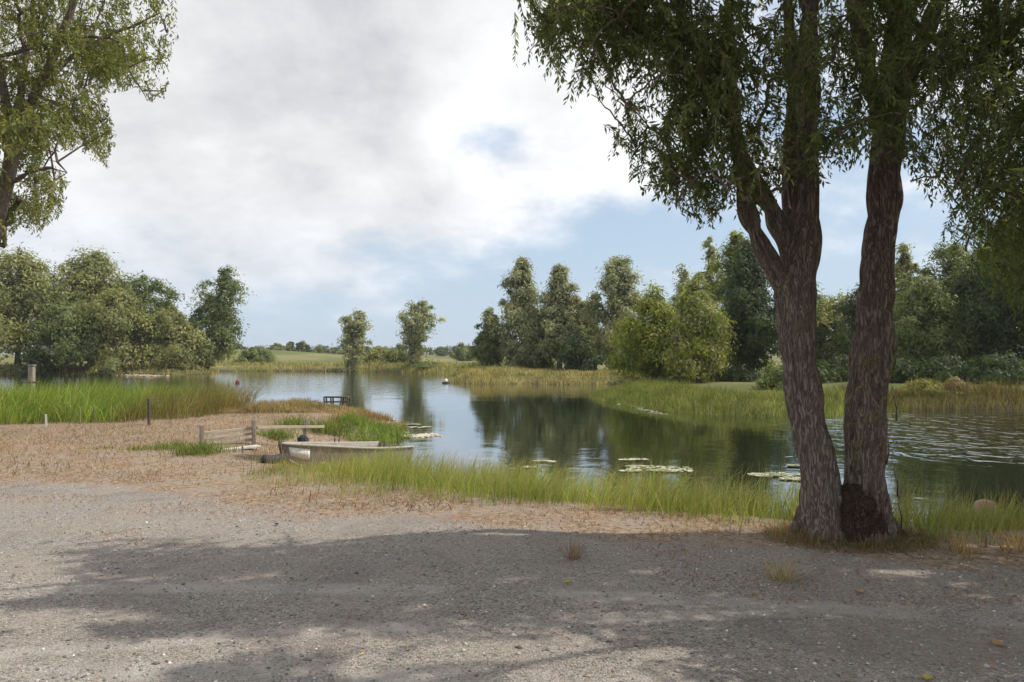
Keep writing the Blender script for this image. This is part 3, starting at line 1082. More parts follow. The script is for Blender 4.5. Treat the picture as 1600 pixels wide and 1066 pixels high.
LEFTG = 'trees on the far left shore'
for a in (
    (28, 84, 388, 170, 'round', OLIVE, 101, 'broad olive tree at the left edge, trunk showing below its crown', dict(t0=.20, nclump=150, per=110, leaf=.30)),
    (-60, 80, 400, 150, 'round', OLIVE, 102, 'olive tree cut off by the left picture edge, behind the reeds', dict(t0=.10, nclump=110, per=90, leaf=.30)),
    (142, 88, 392, 118, 'round', OLIVE, 103, 'tall olive tree, second from the left on the far left shore', dict(t0=.24, nclump=130, per=110, leaf=.30)),
    (180, 83, 452, 105, 'bush', OLIVE, 104, 'lower rounded olive tree leaning over the water on the left shore', dict(t0=.14, nclump=120, per=100, leaf=.28)),
    (222, 88, 430, 92, 'round', MIDG, 105, 'green tree with two pointed tops on the far left shore', dict(t0=.2, nclump=110, per=100, leaf=.28)),
    (104, 81, 470, 95, 'bush', MIDG, 110, 'darker green tree low between the olive trees at left', dict(t0=.24, nclump=90, per=100, leaf=.28)),
    (268, 87, 478, 92, 'bush', OLIVE, 106, 'small rounded olive tree left of the leaning dark tree', dict(t0=.10, nclump=90, per=100, leaf=.27)),
    (322, 90, 418, 82, 'tall', MIDG, 107, 'slender dark green tree leaning right over the left shore', dict(t0=.14, nclump=120, per=100, leaf=.26, lean=(2.6, 0))),
    (300, 88, 500, 80, 'bush', OLIVE, 108, 'low olive bush tree at the foot of the leaning tree', dict(t0=.05, nclump=70, per=90, leaf=.26)),
):
    ptree(*a[:-1], group=LEFTG, **a[-1])

for a in (
    (548, 99, 485, 58, 'flared', GREYG, 121, 'lone pale tree on the far shore with narrow foot and flared crown', dict(t0=.04, nclump=70, per=90, leaf=.25, lean=(0.6, 0), trunk_r=0.26, lumps=1.5)),
    (645, 96, 469, 58, 'flared', GREYG, 122, 'taller lone pale tree on the far shore, right of the flared one', dict(t0=.03, nclump=85, per=90, leaf=.25, lean=(0.9, 0), trunk_r=0.26, lumps=1.5)),
):
    ptree(*a[:-1], group='lone trees on the far shore', **a[-1])

RIGHTG = 'trees on the far right shore'
for a in (
    (766, 72, 480, 52, 'tall', MIDG, 131, 'leftmost dark green tree of the right grove', dict(t0=.05, nclump=90, per=100, leaf=.22)),
    (816, 70, 402, 80, 'poplar', GREYG, 132, 'tall pointed grey green tree near the left end of the right grove', dict(t0=.06, nclump=150, per=115, leaf=.22)),
    (874, 68, 411, 66, 'poplar', GREYG, 133, 'pointed grey green tree with bare pale foot, second tall one in the right grove', dict(t0=.14, nclump=130, per=110, leaf=.22)),
    (846, 72, 490, 60, 'bush', OLIVE, 143, 'low olive tree between the two pointed grey green trees', dict(t0=.06, nclump=80, per=90, leaf=.22)),
    (912, 70, 463, 62, 'tall', OLIVE, 134, 'short olive tree in the gap between tall grey green trees', dict(t0=.05, nclump=100, per=100, leaf=.22)),
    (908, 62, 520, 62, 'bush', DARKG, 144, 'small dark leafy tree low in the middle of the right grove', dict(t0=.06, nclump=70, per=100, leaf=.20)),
    (968, 66, 396, 82, 'tall', GREYG, 135, 'tall broad grey green tree left of the lime green one', dict(t0=.06, nclump=150, per=115, leaf=.21)),
    (1022, 46, 440, 104, 'cone', LIME, 136, 'lime green conical tree on the peninsula', dict(t0=.16, nclump=150, per=120, leaf=.15, lumps=1.4)),
    (1070, 74, 410, 62, 'tall', GREYG, 137, 'pale tree top behind the lime green conical tree', dict(t0=.05, nclump=100, per=100, leaf=.22)),
    (1093, 43, 428, 100, 'cone', OLIVE + LIME[:2], 138, 'rounded olive and lime tree in front of the dark tree on the peninsula', dict(t0=.14, nclump=160, per=120, leaf=.14)),
    (1110, 66, 368, 50, 'poplar', GREYG, 139, 'narrow pale tree rising above the rounded olive tree', dict(t0=.06, nclump=110, per=100, leaf=.21)),
    (1150, 56, 362, 90, 'tall', LIME + MIDG, 140, 'tall bright green tree behind the dark tree left of the near trunks', dict(t0=.08, nclump=150, per=110, leaf=.18)),
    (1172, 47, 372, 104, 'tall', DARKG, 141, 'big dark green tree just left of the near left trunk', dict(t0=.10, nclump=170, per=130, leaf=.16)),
    (1262, 62, 432, 90, 'round', MIDG, 142, 'grey green tree seen left of the gap between the near trunks', dict(t0=.06, nclump=110, per=100, leaf=.20)),
    (1312, 60, 456, 80, 'round', OLIVE, 145, 'olive tree seen in the gap between the near trunks', dict(t0=.14, nclump=90, per=90, leaf=.20)),
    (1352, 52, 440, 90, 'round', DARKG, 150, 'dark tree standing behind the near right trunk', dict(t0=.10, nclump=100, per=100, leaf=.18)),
    (1414, 58, 378, 62, 'poplar', OLIVE, 146, 'tall olive tree just right of the near right trunk', dict(t0=.06, nclump=130, per=110, leaf=.19)),
    (1440, 46, 430, 100, 'round', MIDG, 147, 'low green tree right of the near right trunk, above the reed clumps', dict(t0=.10, nclump=120, per=110, leaf=.16)),
    (1496, 50, 370, 110, 'tall', MIDG, 148, 'dark green tree second from the right picture edge', dict(t0=.10, nclump=140, per=110, leaf=.17)),
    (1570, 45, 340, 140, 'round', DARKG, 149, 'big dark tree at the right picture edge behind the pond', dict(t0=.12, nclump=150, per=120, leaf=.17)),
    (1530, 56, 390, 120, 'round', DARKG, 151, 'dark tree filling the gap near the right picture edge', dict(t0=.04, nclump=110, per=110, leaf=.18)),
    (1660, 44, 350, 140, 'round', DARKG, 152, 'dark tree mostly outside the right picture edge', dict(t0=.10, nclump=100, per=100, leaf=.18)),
):
    ptree(*a[:-1], group=RIGHTG, **a[-1])

SHRUBG = 'shrubs round the pond'
for a in (
    (396, 112, 543, 52, 'bush', MIDG, 201, 'dark round shrub on the far shore right of the leaning tree', dict(t0=.02, nclump=45, per=90, leaf=.30)),
    (592, 112, 543, 56, 'bush', OLIVE, 202, 'olive round shrub between the two lone far trees', dict(t0=.02, nclump=45, per=90, leaf=.30)),
    (626, 106, 538, 42, 'bush', MIDG, 203, 'green shrub close left of the taller lone tree', dict(t0=.02, nclump=40, per=90, leaf=.28)),
    (668, 92, 566, 56, 'bush', MIDG, 204, 'low shrub at the waterside right of the taller lone tree', dict(t0=.02, nclump=35, per=80, leaf=.24)),
    (1214, 36, 566, 62, 'bush', MIDG, 206, 'round green shrub on the peninsula left of the near left trunk', dict(t0=.02, nclump=50, per=110, leaf=.12)),
    (170, 80, 556, 44, 'bush', OLIVE, 207, 'small olive shrub by the sandy spot on the left shore', dict(t0=.02, nclump=35, per=80, leaf=.22)),
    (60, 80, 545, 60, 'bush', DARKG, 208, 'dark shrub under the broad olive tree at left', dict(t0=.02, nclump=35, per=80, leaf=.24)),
    (1255, 44, 562, 100, 'bush', DARKG, 231, 'dark shrub showing left of the gap between the near trunks', dict(t0=.02, nclump=50, per=90, leaf=.16)),  # from here six dark shrubs added to stand for shade under the trees
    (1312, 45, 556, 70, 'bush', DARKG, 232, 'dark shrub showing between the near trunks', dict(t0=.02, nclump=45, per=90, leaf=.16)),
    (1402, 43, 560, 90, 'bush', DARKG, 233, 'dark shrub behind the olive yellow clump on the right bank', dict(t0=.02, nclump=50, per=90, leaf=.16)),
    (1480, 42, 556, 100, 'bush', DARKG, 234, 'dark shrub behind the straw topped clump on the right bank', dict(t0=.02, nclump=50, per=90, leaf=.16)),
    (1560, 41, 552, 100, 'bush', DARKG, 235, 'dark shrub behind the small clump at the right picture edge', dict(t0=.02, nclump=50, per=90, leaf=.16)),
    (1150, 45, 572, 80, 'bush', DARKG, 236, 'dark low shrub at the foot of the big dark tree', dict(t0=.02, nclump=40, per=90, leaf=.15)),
    (760, 76, 566, 70, 'bush', MIDG, 209, 'low grey green shrub behind the left end of the far spit', dict(t0=.02, nclump=35, per=80, leaf=.22)),
    (1000, 62, 574, 70, 'bush', MIDG, 210, 'low shrub behind the inlet left of the lime green tree', dict(t0=.02, nclump=35, per=80, leaf=.2)),
):
    ptree(*a[:-1], name='shrub', cat='shrub', group=SHRUBG, **a[-1])
for i, (px, dp, top, wpx, cols, lab) in enumerate((
        (1440, 31.5, 590, 62, [(0.30, 0.27, 0.09), (0.24, 0.22, 0.07), (0.17, 0.17, 0.05)], 'olive yellow bushy clump on the bank right of the near right trunk'),
        (1490, 32, 588, 52, [(0.36, 0.27, 0.15), (0.26, 0.22, 0.09), (0.20, 0.16, 0.07)], 'straw topped bushy clump, middle one on the right bank'),
        (1546, 32.5, 596, 36, [(0.26, 0.22, 0.10), (0.18, 0.17, 0.06)], 'small bushy clump, rightmost on the right bank'))):
    ptree(px, dp, top, wpx, 'bush', cols, 220 + i, lab, name='bushy_clump', cat='shrub', group='bushy clumps on the right bank', t0=.02, nclump=50, per=110, leaf=.085, aspect=4.0)

# far treeline: three built, then copied about
FARG = 'distant trees on the horizon'
protos = []
rng_far = np.random.default_rng(5)


def copy_tree(src, loc, rz, sc, label):
    r = src.copy()
    COL.objects.link(r)
    r.location = loc
    r.rotation_euler = (0, 0, rz)
    r.scale = (sc[0], sc[0], sc[1])
    r['label'] = label
    for ch in src.children:
        c = ch.copy()
        COL.objects.link(c)
        c.parent = r
    return r


far_list = [
    (372, 250, 537, 26, 'distant tree on the low hill left of the dark round shrub'), (432, 210, 537, 26, 'distant dark tree, first right of the dark round shrub'),
    (453, 215, 534, 18, 'distant narrow tree, second right of the dark round shrub'), (474, 220, 534, 26, 'distant broad tree midway to the flared tree'),
    (500, 225, 540, 22, 'distant low tree left of the flared tree, nearer the broad one'), (524, 215, 543, 18, 'distant small tree just left of the flared tree'),
    (572, 230, 546, 20, 'distant small tree just right of the flared tree'), (722, 165, 537, 34, 'distant round topped tree right of the taller lone tree'),
    (745, 185, 546, 26, 'distant low tree between the round topped one and the right grove'), (690, 260, 551, 22, 'distant low tree right of the taller lone tree'),
    (412, 260, 545, 22, 'distant low tree right behind the dark round shrub'), (545, 300, 548, 26, 'distant low tree behind the flared tree'),
    (610, 300, 549, 26, 'distant low tree behind the olive round shrub'), (350, 300, 542, 24, 'distant tree on the low hill beside the leaning tree')]
for i, (px, dp, top, wpx, lab) in enumerate(far_list):
    b = base_at(px, dp)
    z0 = gz(*b)
    h = max(htop(top, dp, z0), 2.0)
    w = wpx / FPX * dp
    if i < 3:
        o = make_tree('distant_tree', lab, 'tree', b, h, w, ('round', 'tall', 'bush')[i], [DARKG + MIDG, MIDG, DARKG + MIDG][i], 300 + i, t0=.12, nclump=40, per=60, leaf=.55, group=FARG)
        protos.append((o, h, w))
    else:
        k = i % 3
        o, hp, wp = protos[k]
        copy_tree(o, (b[0], b[1], z0), rng_far.uniform(0, 6.28), (w / wp, h / hp), lab)

# hedge lines far off
for i, (x0, x1, dp, hgt_, lab) in enumerate(((-260, -60, 320, 3.0, 'long dark hedge on the horizon at left of centre'), (-60, 90, 290, 2.6, 'long dark hedge on the horizon behind the lone trees'))):
    n = 420
    cx = np.linspace(x0, x1, n) + RNG.normal(0, 0.6, n)
    cy = dp + RNG.normal(0, 1.0, n)
    zz = ground_z(cx, cy)
    cl = np.stack([cx, cy, zz + RNG.uniform(0.3, 1.0, n) * hgt_ * (0.6 + 0.7 * vnoise(np.stack([cx * .06, 0 * cx, 0 * cx + i], 1)))], 1)
    V, Q, C = crown_leaves(cl, 1.1, 30, 0.8, DARKG + MIDG, RNG, 0.2)
    obj('hedge', new_mesh('hedge', V, Q, C), M_FARLEAF, label=lab, cat='hedge')

# ------------------------------------------------------------------ the near forked willow
TD = 6.85
near = empty('willow_tree', (2.95, TD, gz(2.95, TD)), 'big near willow with two rough trunks forking from one dark base', 'tree', None)
near_inv = np.array(near.location)


def bark_tube(name, pts, rad, parent, n=72, ring=0.034, ridge=0.075, seed=0, mat=M_BARK, flare=0.0, lump=0.065):
    """trunk with ridged bark in the mesh itself"""
    pts = np.asarray(pts, float)
    rad = np.asarray(rad, float)
    seg = np.r_[0, np.cumsum(np.linalg.norm(np.diff(pts, axis=0), axis=1))]
    m = max(6, int(seg[-1] / ring))
    s = np.linspace(0, seg[-1], m)
    # smooth the path with a Catmull-like blend
    P = np.stack([np.interp(s, seg, pts[:, k]) for k in range(3)], 1)
    k_ = max(3, int(0.35 / ring) | 1)
    ker = np.hanning(k_ + 2)[1:-1]
    ker /= ker.sum()
    Pp = np.concatenate([2 * P[0] - P[1:k_ // 2 + 1][::-1], P, 2 * P[-1] - P[-k_ // 2:-1][::-1]]) if m > k_ else P
    if m > k_:
        P = np.stack([np.convolve(Pp[:, k], ker, 'same')[k_ // 2:k_ // 2 + m] for k in range(3)], 1)
    Rr = np.interp(s, seg, rad)
    v, q, tt = tube(P, Rr, n)
    c = np.repeat(P, n, 0)
    body = v[:m * n]
    dirv = body - c
    rr = np.repeat(Rr, n)
    ang = np.tile(np.arange(n) * 2 * math.pi / n, m)
    sv = np.repeat(s, n)
    ux, uy = np.cos(ang), np.sin(ang)
    big_ = fbm(np.stack([ux * 1.3 + seed, uy * 1.3, sv * 1.1], 1), 3) - 0.5
    fis = fbm(np.stack([ux * rr * 17 + seed, uy * rr * 17, sv * 2.2], 1), 2, 0.45)
    rid = 1 - np.abs(2 * fis - 1)                   # ridged: furrows between plates
    disp = 1 + lump * 2 * big_ + ridge / np.maximum(rr, 0.04) * (0.72 - rid) * 1.0
    if flare:
        disp *= 1 + flare * np.exp(-sv / 0.28) * (0.7 + 0.6 * vnoise(np.stack([ux * 2.2 + seed, uy * 2.2, 0 * ux], 1)))
    v[:m * n] = c + dirv * disp[:, None]
    v -= near_inv
    me = new_mesh(name, v, [q, tt], None, True)
    return obj(name, me, mat, parent)


def path(lst, base_d=TD):
    return [at(px, py, d) for px, py, d in lst]


def rads(lst, base_d=TD):
    return [w / 2.0 / FPX * d for w, d in lst]


def limb(name, spec, **kw):
    """spec rows: px, py, depth, width in px"""
    pts = [at(a, b_, c) for a, b_, c, w in spec]
    rd = [0.86 * w / 2.0 / FPX * c for a, b_, c, w in spec]
    return bark_tube(name, pts, rd, near, **kw), pts, rd


oL, tL, rL = limb('trunk', [(1292, 850, 6.85, 92), (1288, 800, 6.85, 74), (1282, 740, 6.85, 66), (1268, 670, 6.87, 60), (1252, 600, 6.9, 58), (1245, 520, 6.92, 58), (1242, 455, 6.93, 66),
                          (1252, 400, 6.95, 56), (1260, 330, 6.97, 46), (1262, 250, 7.0, 39), (1263, 150, 6.95, 35), (1264, 60, 6.85, 31), (1262, -60, 6.65, 26), (1256, -260, 6.3, 18), (1250, -480, 6.1, 9)], seed=3, flare=0.10)
oR, tR, rR = limb('trunk', [(1350, 850, 6.9, 110), (1350, 800, 6.9, 82), (1351, 740, 6.9, 70), (1352, 670, 6.9, 66), (1356, 600, 6.92, 66), (1364, 500, 6.95, 60), (1374, 400, 6.98, 56), (1382, 300, 7.0, 53),
                          (1390, 200, 7.0, 51), (1396, 140, 6.98, 48), (1404, 60, 6.95, 42), (1412, -60, 6.9, 36), (1424, -260, 6.85, 28), (1440, -520, 6.8, 16)], seed=9, flare=0.10)
o1, l1, r1 = limb('limb', [(1238, 470, 6.90, 36), (1206, 415, 6.86, 30), (1182, 370, 6.8, 28), (1164, 320, 6.74, 27), (1156, 260, 6.68, 25), (1140, 180, 6.55, 22), (1100, 100, 6.35, 18), (1060, 20, 6.1, 15), (1010, -120, 5.8, 11), (960, -300, 5.5, 7)], seed=15, n=36, ring=0.03)
o2, l2, r2 = limb('limb', [(1250, 440, 6.9, 38), (1225, 375, 6.95, 30), (1200, 322, 7.0, 27), (1172, 272, 7.08, 24), (1155, 228, 7.15, 22), (1148, 170, 7.1, 18), (1146, 80, 6.9, 14), (1130, -60, 6.6, 10), (1110, -240, 6.3, 5)], seed=21, n=36, ring=0.03)
o3, l3, r3 = limb('limb', [(1250, 400, 7.05, 38), (1238, 320, 7.2, 30), (1236, 240, 7.3, 28), (1240, 140, 7.15, 26), (1236, 40, 6.9, 20), (1220, -120, 6.5, 13), (1200, -300, 6.1, 6)], seed=27, n=36, ring=0.03)
o4, l4, r4 = limb('limb', [(1384, 220, 7.0, 40), (1362, 130, 7.0, 30), (1340, 40, 6.9, 26), (1318, -100, 6.6, 19), (1290, -320, 6.2, 9)], seed=33, n=36, ring=0.03)
o5, l5, r5 = limb('limb', [(1398, 180, 6.98, 40), (1430, 90, 7.0, 28), (1470, 0, 7.05, 23), (1530, -140, 7.1, 16), (1610, -320, 7.2, 9)], seed=39, n=36, ring=0.03)
o6, l6, r6 = limb('limb', [(1400, 120, 6.95, 34), (1412, 20, 6.6, 26), (1420, -140, 6.0, 18), (1420, -420, 5.3, 10)], seed=45, n=30, ring=0.04)

for o_, tr_o in ((o1, oL), (o2, oL), (o3, oL), (o4, oR), (o5, oR), (o6, oR)):
    o_.parent = tr_o                     # limbs are pieces of the trunk they fork from

# dark burr of roots and shoots between the trunks
bmv = bmesh.new()
bmesh.ops.create_icosphere(bmv, subdivisions=5, radius=1.0)
co = np.array([v.co[:] for v in bmv.verts])
fc = np.array([[v.index for v in f.verts] for f in bmv.faces])
bmv.free()
ctr = at(1332, 816, 6.83)
nb_ = fbm(co * 3.2 + 5, 4) - 0.5
nb2 = 1 - np.abs(2 * fbm(co * 7.0 + 50, 3) - 1)
sp = co * (1 + 0.55 * nb_ + 0.16 * (nb2 - .5))[:, None] * np.array([0.25, 0.20, 0.30])
sp[:, 0] += 0.05 * co[:, 0] * (co[:, 2] < 0)
sp[:, 2] += 0.02
J = Joiner().add(sp + ctr - near_inv + np.array([0, 0, 0.0]), fc)
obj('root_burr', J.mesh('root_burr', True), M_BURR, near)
for i, (x0, y0, x1, y1, d0) in enumerate(((1272, 800, 1236, 832, 6.85), (1376, 800, 1408, 838, 6.88), (1300, 810, 1288, 842, 6.75))):
    p0 = at(x0, y0, d0)
    e = on_plane(x1, y1, -0.03)
    mid_ = 0.5 * (p0 + e)
    mid_[2] -= 0.03
    bark_tube('root', [p0, mid_, e, e + np.array([(e - p0)[0] * .4, (e - p0)[1] * .4, -0.10])], [0.10, 0.075, 0.045, 0.015], near, n=24, ring=0.025, seed=60 + i)

n = 520
cdir = unit(RNG.normal(0, 1, (n, 3)) * np.array([1, 0.6, 1]) + np.array([0, -0.7, 0.1]))
rt = ctr + cdir * np.array([0.30, 0.21, 0.32]) * RNG.uniform(0.85, 1.1, n)[:, None]
rt = rt[rt[:, 2] > 0.0]
n = len(rt)
V, Q, T, C = blades(rt - near_inv, RNG.uniform(0.05, 0.17, n), RNG.uniform(0.004, 0.008, n), RNG.uniform(0, 6.28, n), np.abs(RNG.normal(0, .6, n)), np.abs(RNG.normal(0, .5, n)), palette(n, [(0.12, 0.065, 0.05), (0.07, 0.04, 0.032), (0.17, 0.11, 0.07)]))
obj('root_shoots', new_mesh('root_shoots', V, [Q, T], C), M_GRASS, near, kind='stuff')
n = 3200
aa = RNG.uniform(0, 6.28, n)
rr_ = RNG.uniform(0.72, 1.5, n)
xy = np.stack([2.98 + 0.50 * rr_ * np.cos(aa), 6.80 + 0.36 * rr_ * np.sin(aa)], 1)
grass_patch('trunk_litter', xy, RNG.uniform(0.03, 0.20, n) * RNG.uniform(.4, 1, n), RNG.uniform(0.004, 0.008, n), [(0.34, 0.25, 0.15), (0.20, 0.13, 0.08), (0.14, 0.17, 0.05)], 'dry grass and litter round the foot of the two trunks', 'dry grass', lean=0.6, curl=0.6, seg=2)

# crown fitted to the outline seen against the sky and to the shade it throws on the gravel
VIS = [(780, -60), (800, 25), (822, 60), (812, 112), (850, 128), (882, 165), (915, 152), (952, 176), (946, 262), (990, 275), (1012, 302), (1062, 322), (1098, 372), (1120, 350), (1135, 310),
       (1165, 345), (1205, 350), (1215, 300), (1290, 285), (1306, 268), (1345, 262), (1420, 250), (1436, 320), (1462, 330), (1474, 400), (1500, 430), (1516, 380), (1540, 470), (1570, 450), (1600, 540), (1720, 560), (1720, -60)]
SHADE = [(-60, 945), (60, 930), (220, 915), (150, 893), (120, 880), (200, 872), (300, 886), (330, 868), (420, 862), (520, 858), (620, 850), (680, 836), (760, 846), (860, 848), (1000, 846), (1200, 838), (1300, 838), (1420, 850),
         (1760, 868), (1760, 1300), (60, 1300), (170, 1066), (330, 1030), (480, 1014), (640, 1000), (480, 990), (330, 996), (180, 998), (100, 986), (200, 972), (300, 962), (200, 950), (60, 948)]
LIT = [[(850, 1056), (900, 1030), (1000, 1014), (1130, 1022), (1060, 1048), (960, 1090), (880, 1090)], [(510, 1040), (560, 1016), (700, 1012), (640, 1040), (560, 1060)],
       [(1352, 888), (1425, 892), (1435, 901), (1360, 901)], [(1474, 905), (1528, 908), (1548, 919), (1490, 917)], [(975, 888), (1060, 883), (1045, 894), (980, 897)], [(1380, 905), (1400, 905), (1405, 912), (1385, 912)], [(1200, 915), (1235, 915), (1230, 922), (1200, 922)], [(620, 945), (700, 938), (690, 950), (630, 953)], [(300, 905), (400, 890), (440, 900), (330, 915)]]
LIT += [[(-80, 780), (118, 868), (112, 912), (-80, 926)], [(140, 897), (250, 894), (310, 905), (160, 912)], [(-80, 948), (200, 947), (270, 968), (95, 973), (-80, 1000)],
        [(-80, 1002), (330, 1002), (430, 1012), (300, 1030), (150, 1062), (-80, 1120)], [(470, 985), (560, 975), (600, 985), (520, 993)], [(380, 895), (450, 888), (470, 896), (400, 903)],
        [(760, 900), (850, 893), (840, 906), (770, 910)], [(1130, 955), (1200, 950), (1190, 962), (1140, 964)]]
SOFF = np.array([math.sin(SUN_AZ), math.cos(SUN_AZ)]) / math.tan(SUN_EL)


SHORE_X = [-2.9, -1.9, -0.7, 0.4, 1.5, 2.6, 3.6, 5, 7]
SHORE_Y = [14.5, 12.7, 11.7, 10.9, 10.3, 9.8, 9.4, 9.1, 8.8]


def crown_ok(p):
    q = project(p)
    infr = (q[:, 0] > -20) & (q[:, 0] < 1620) & (q[:, 1] > -30) & (q[:, 1] < 1090) & (p[:, 1] > 0.3)
    ok = ~infr | (inside(VIS, q) & (p[:, 1] > 5.0))
    sh = np.stack([p[:, 0] - SOFF[0] * p[:, 2], p[:, 1] - SOFF[1] * p[:, 2], np.zeros(len(p))], 1)
    qs = project(sh)
    vis = (sh[:, 1] > 1.5) & (qs[:, 0] > -60) & (qs[:, 0] < 1660) & (qs[:, 1] < 1120)
    good = inside(SHADE, qs) | (infr & inside(SHADE, qs + np.array([0, 14.0])))
    for l in LIT:
        good &= ~inside(l, qs)
    # shade that falls behind the trunks or on the open water marks nothing
    good |= (qs[:, 0] > 1250) & (qs[:, 1] < 850)
    good |= sh[:, 1] > np.interp(sh[:, 0], SHORE_X, SHORE_Y)
    return ok & (~vis | good)


def sample_crown(n, cen, rad, seed):
    rng = np.random.default_rng(seed)
    out = np.zeros((0, 3))
    while len(out) < n:
        g_ = unit(rng.normal(0, 1, (4000, 3))) * (rng.random(4000) ** 0.36)[:, None]
        p = np.array(cen) + g_ * np.array(rad)
        p = p[p[:, 2] > 2.3]
        # boughs with gaps between them
        den_ = fbm(p * 0.75 + 3.1, 2)
        q_ = project(p)
        thr = np.where((q_[:, 1] > -40) & (p[:, 1] > 0.5), 0.37, 0.485)
        p = p[(rng.random(len(p)) < np.clip((den_ - thr) * 8, 0, 1))]
        out = np.concatenate([out, p[crown_ok(p)]])
    return out[:n]


def willow_leaves(clumps, crad, ntw, rng, L=(0.35, 0.8), nl=24, leaf=(0.06, 0.10), wdt=(0.012, 0.019), cols=None, test=True, n_strict=10 ** 9):
    """hanging leafy twigs in each clump; returns leaf arrays and twig arrays"""
    n = len(clumps) * ntw
    ci = np.repeat(np.arange(len(clumps)), ntw)
    st = clumps[ci] + unit(rng.normal(0, 1, (n, 3))) * (rng.random(n) ** 0.5 * crad)[:, None] * np.array([1, 1, 0.8])
    out = unit(rng.normal(0, 1, (n, 3)) * np.array([1, 1, .35]) + np.array([0, 0, 0.15]))
    ln = rng.uniform(*L, n)
    ts = np.linspace(0, 1, 5)
    hang = rng.uniform(0.35, 0.95, n)
    pts = [st + out * (ln * 0.75 * (t_ - 0.28 * t_ * t_))[:, None] + np.array([0, 0, -1]) * (ln * hang * t_ ** 1.7)[:, None] for t_ in ts]
    P = np.stack(pts, 1)
    if test:
        q2, q4 = project(P[:, 2]), project(P[:, 4])
        jit = rng.normal(0, 9, q4.shape)
        fringe = (ci >= n_strict) & inside(VIS, q2 + jit) & inside(VIS, q4 + jit)
        if n_strict < 10 ** 8:
            qs_ = project(np.stack([P[:, 2, 0] - SOFF[0] * P[:, 2, 2], P[:, 2, 1] - SOFF[1] * P[:, 2, 2], 0 * P[:, 2, 0]], 1))
            for l in LIT:
                fringe &= ~inside(l, qs_)
        k = (crown_ok(P[:, 2]) & crown_ok(P[:, 4])) | fringe
        P, ln, ci = P[k], ln[k], ci[k]
        n = len(P)
    # leaves along the twig
    qo = project(P[:, 2])
    vis_ = (qo[:, 0] > -80) & (qo[:, 0] < 1680) & (qo[:, 1] > -60)
    big_leaf = np.where(vis_, 1.0, 1.55)
    hole = np.clip((vnoise(P[:, 3] * 2.3 + 7.7) - 0.36) * 4.5, 0.03, 1)
    drop_ = np.where(vis_, rng.random(n) < (hole if test else 1.0), rng.random(n) < 0.5)
    P, ln, ci, big_leaf = P[drop_], ln[drop_], ci[drop_], big_leaf[drop_]
    n = len(P)
    tl = (np.arange(nl) + 0.5) / nl
    tl = np.clip(tl[None, :] + rng.normal(0, 0.02, (n, nl)), 0.02, 1)
    f = tl * 4
    i0 = np.minimum(f.astype(int), 3)
    fr = (f - i0)[..., None]
    idx = np.arange(n)[:, None]
    c = P[idx, i0] * (1 - fr) + P[idx, i0 + 1] * fr
    tg = unit(P[idx, i0 + 1] - P[idx, i0])
    rv = unit(rng.normal(0, 1, (n, nl, 3)))
    sd_ = unit(np.cross(tg, rv))
    d = unit(tg * 0.75 + sd_ * 0.75 + np.array([0, 0, -0.25]))
    lf = rng.uniform(*leaf, (n, nl)) * (1 - 0.35 * tl) * big_leaf[:, None] ** 0.6
    c = c + d * (lf / 2)[..., None]
    nrm = unit(rng.normal(0, 0.7, (n, nl, 3)) + np.array([0, 0, 0.7]))
    V, Q = leaf_quads(c.reshape(-1, 3), d.reshape(-1, 3), nrm.reshape(-1, 3), lf.ravel(), rng.uniform(*wdt, n * nl) * np.repeat(big_leaf, nl))
    cc = np.asarray(cols, float)
    col = cc[rng.choice(len(cc), n)] * (1 + rng.normal(0, 0.16, n))[:, None]
    col = np.repeat(col, nl, 0) * (1 + rng.normal(0, 0.14, n * nl))[:, None]
    C = np.repeat(np.clip(col, 0.01, 0.6), 4, 0)
    # twigs as slim tapering slivers, crossed
    w_ = np.array([0.0045, 0.0015])
    A, B = P[:, 0], P[:, 4]
    M_ = P[:, 2]
    sx_ = np.array([1.0, 0, 0])
    TV = np.stack([A - sx_ * w_[0], A + sx_ * w_[0], M_ + sx_ * 0.003, M_ - sx_ * 0.003, B], 1).reshape(-1, 3)
    b0 = (np.arange(n) * 5)[:, None]
    tq = [b0 + np.array([[0, 1, 2, 3]])]
    tt_ = b0 + np.array([[3, 2, 4]])
    return V, Q, C, TV, [np.concatenate(tq), tt_]


WILLOW = [(0.135, 0.168, 0.062), (0.110, 0.140, 0.052), (0.17, 0.20, 0.080), (0.09, 0.114, 0.044)]
rng_w = np.random.default_rng(77)
cl = sample_crown(1020, (2.9, 6.2, 5.7), (5.2, 4.3, 4.4), 71)
# the outermost boughs on the left, hanging over the gravel
rng_o = np.random.default_rng(19)
outer = []
while len(outer) < 78:
    px_, py_ = rng_o.uniform(790, 1120), rng_o.uniform(-50, 340)
    if vnoise(np.array([[px_ / 55.0, py_ / 55.0, 4.4]]))[0] > 0.47 and inside(VIS, np.array([[px_ - 10, py_ + 22.0]]))[0] and inside(VIS, np.array([[px_, py_]]))[0]:
        outer.append(at(px_, py_, rng_o.uniform(5.3, 6.9)))
outer = np.array(outer)
cl = np.concatenate([cl[:1020], outer])
V, Q, C, TV, TQ = willow_leaves(cl, 0.42, 24, rng_w, nl=30, leaf=(0.06, 0.095), wdt=(0.012, 0.020), cols=WILLOW, n_strict=1020)
print('near leaves', len(Q))
obj('crown', new_mesh('crown', V - near_inv, Q, C), M_LEAF, near, kind='stuff')
obj('twigs', new_mesh('twigs', TV - near_inv, TQ), M_BARK, near, kind='stuff')
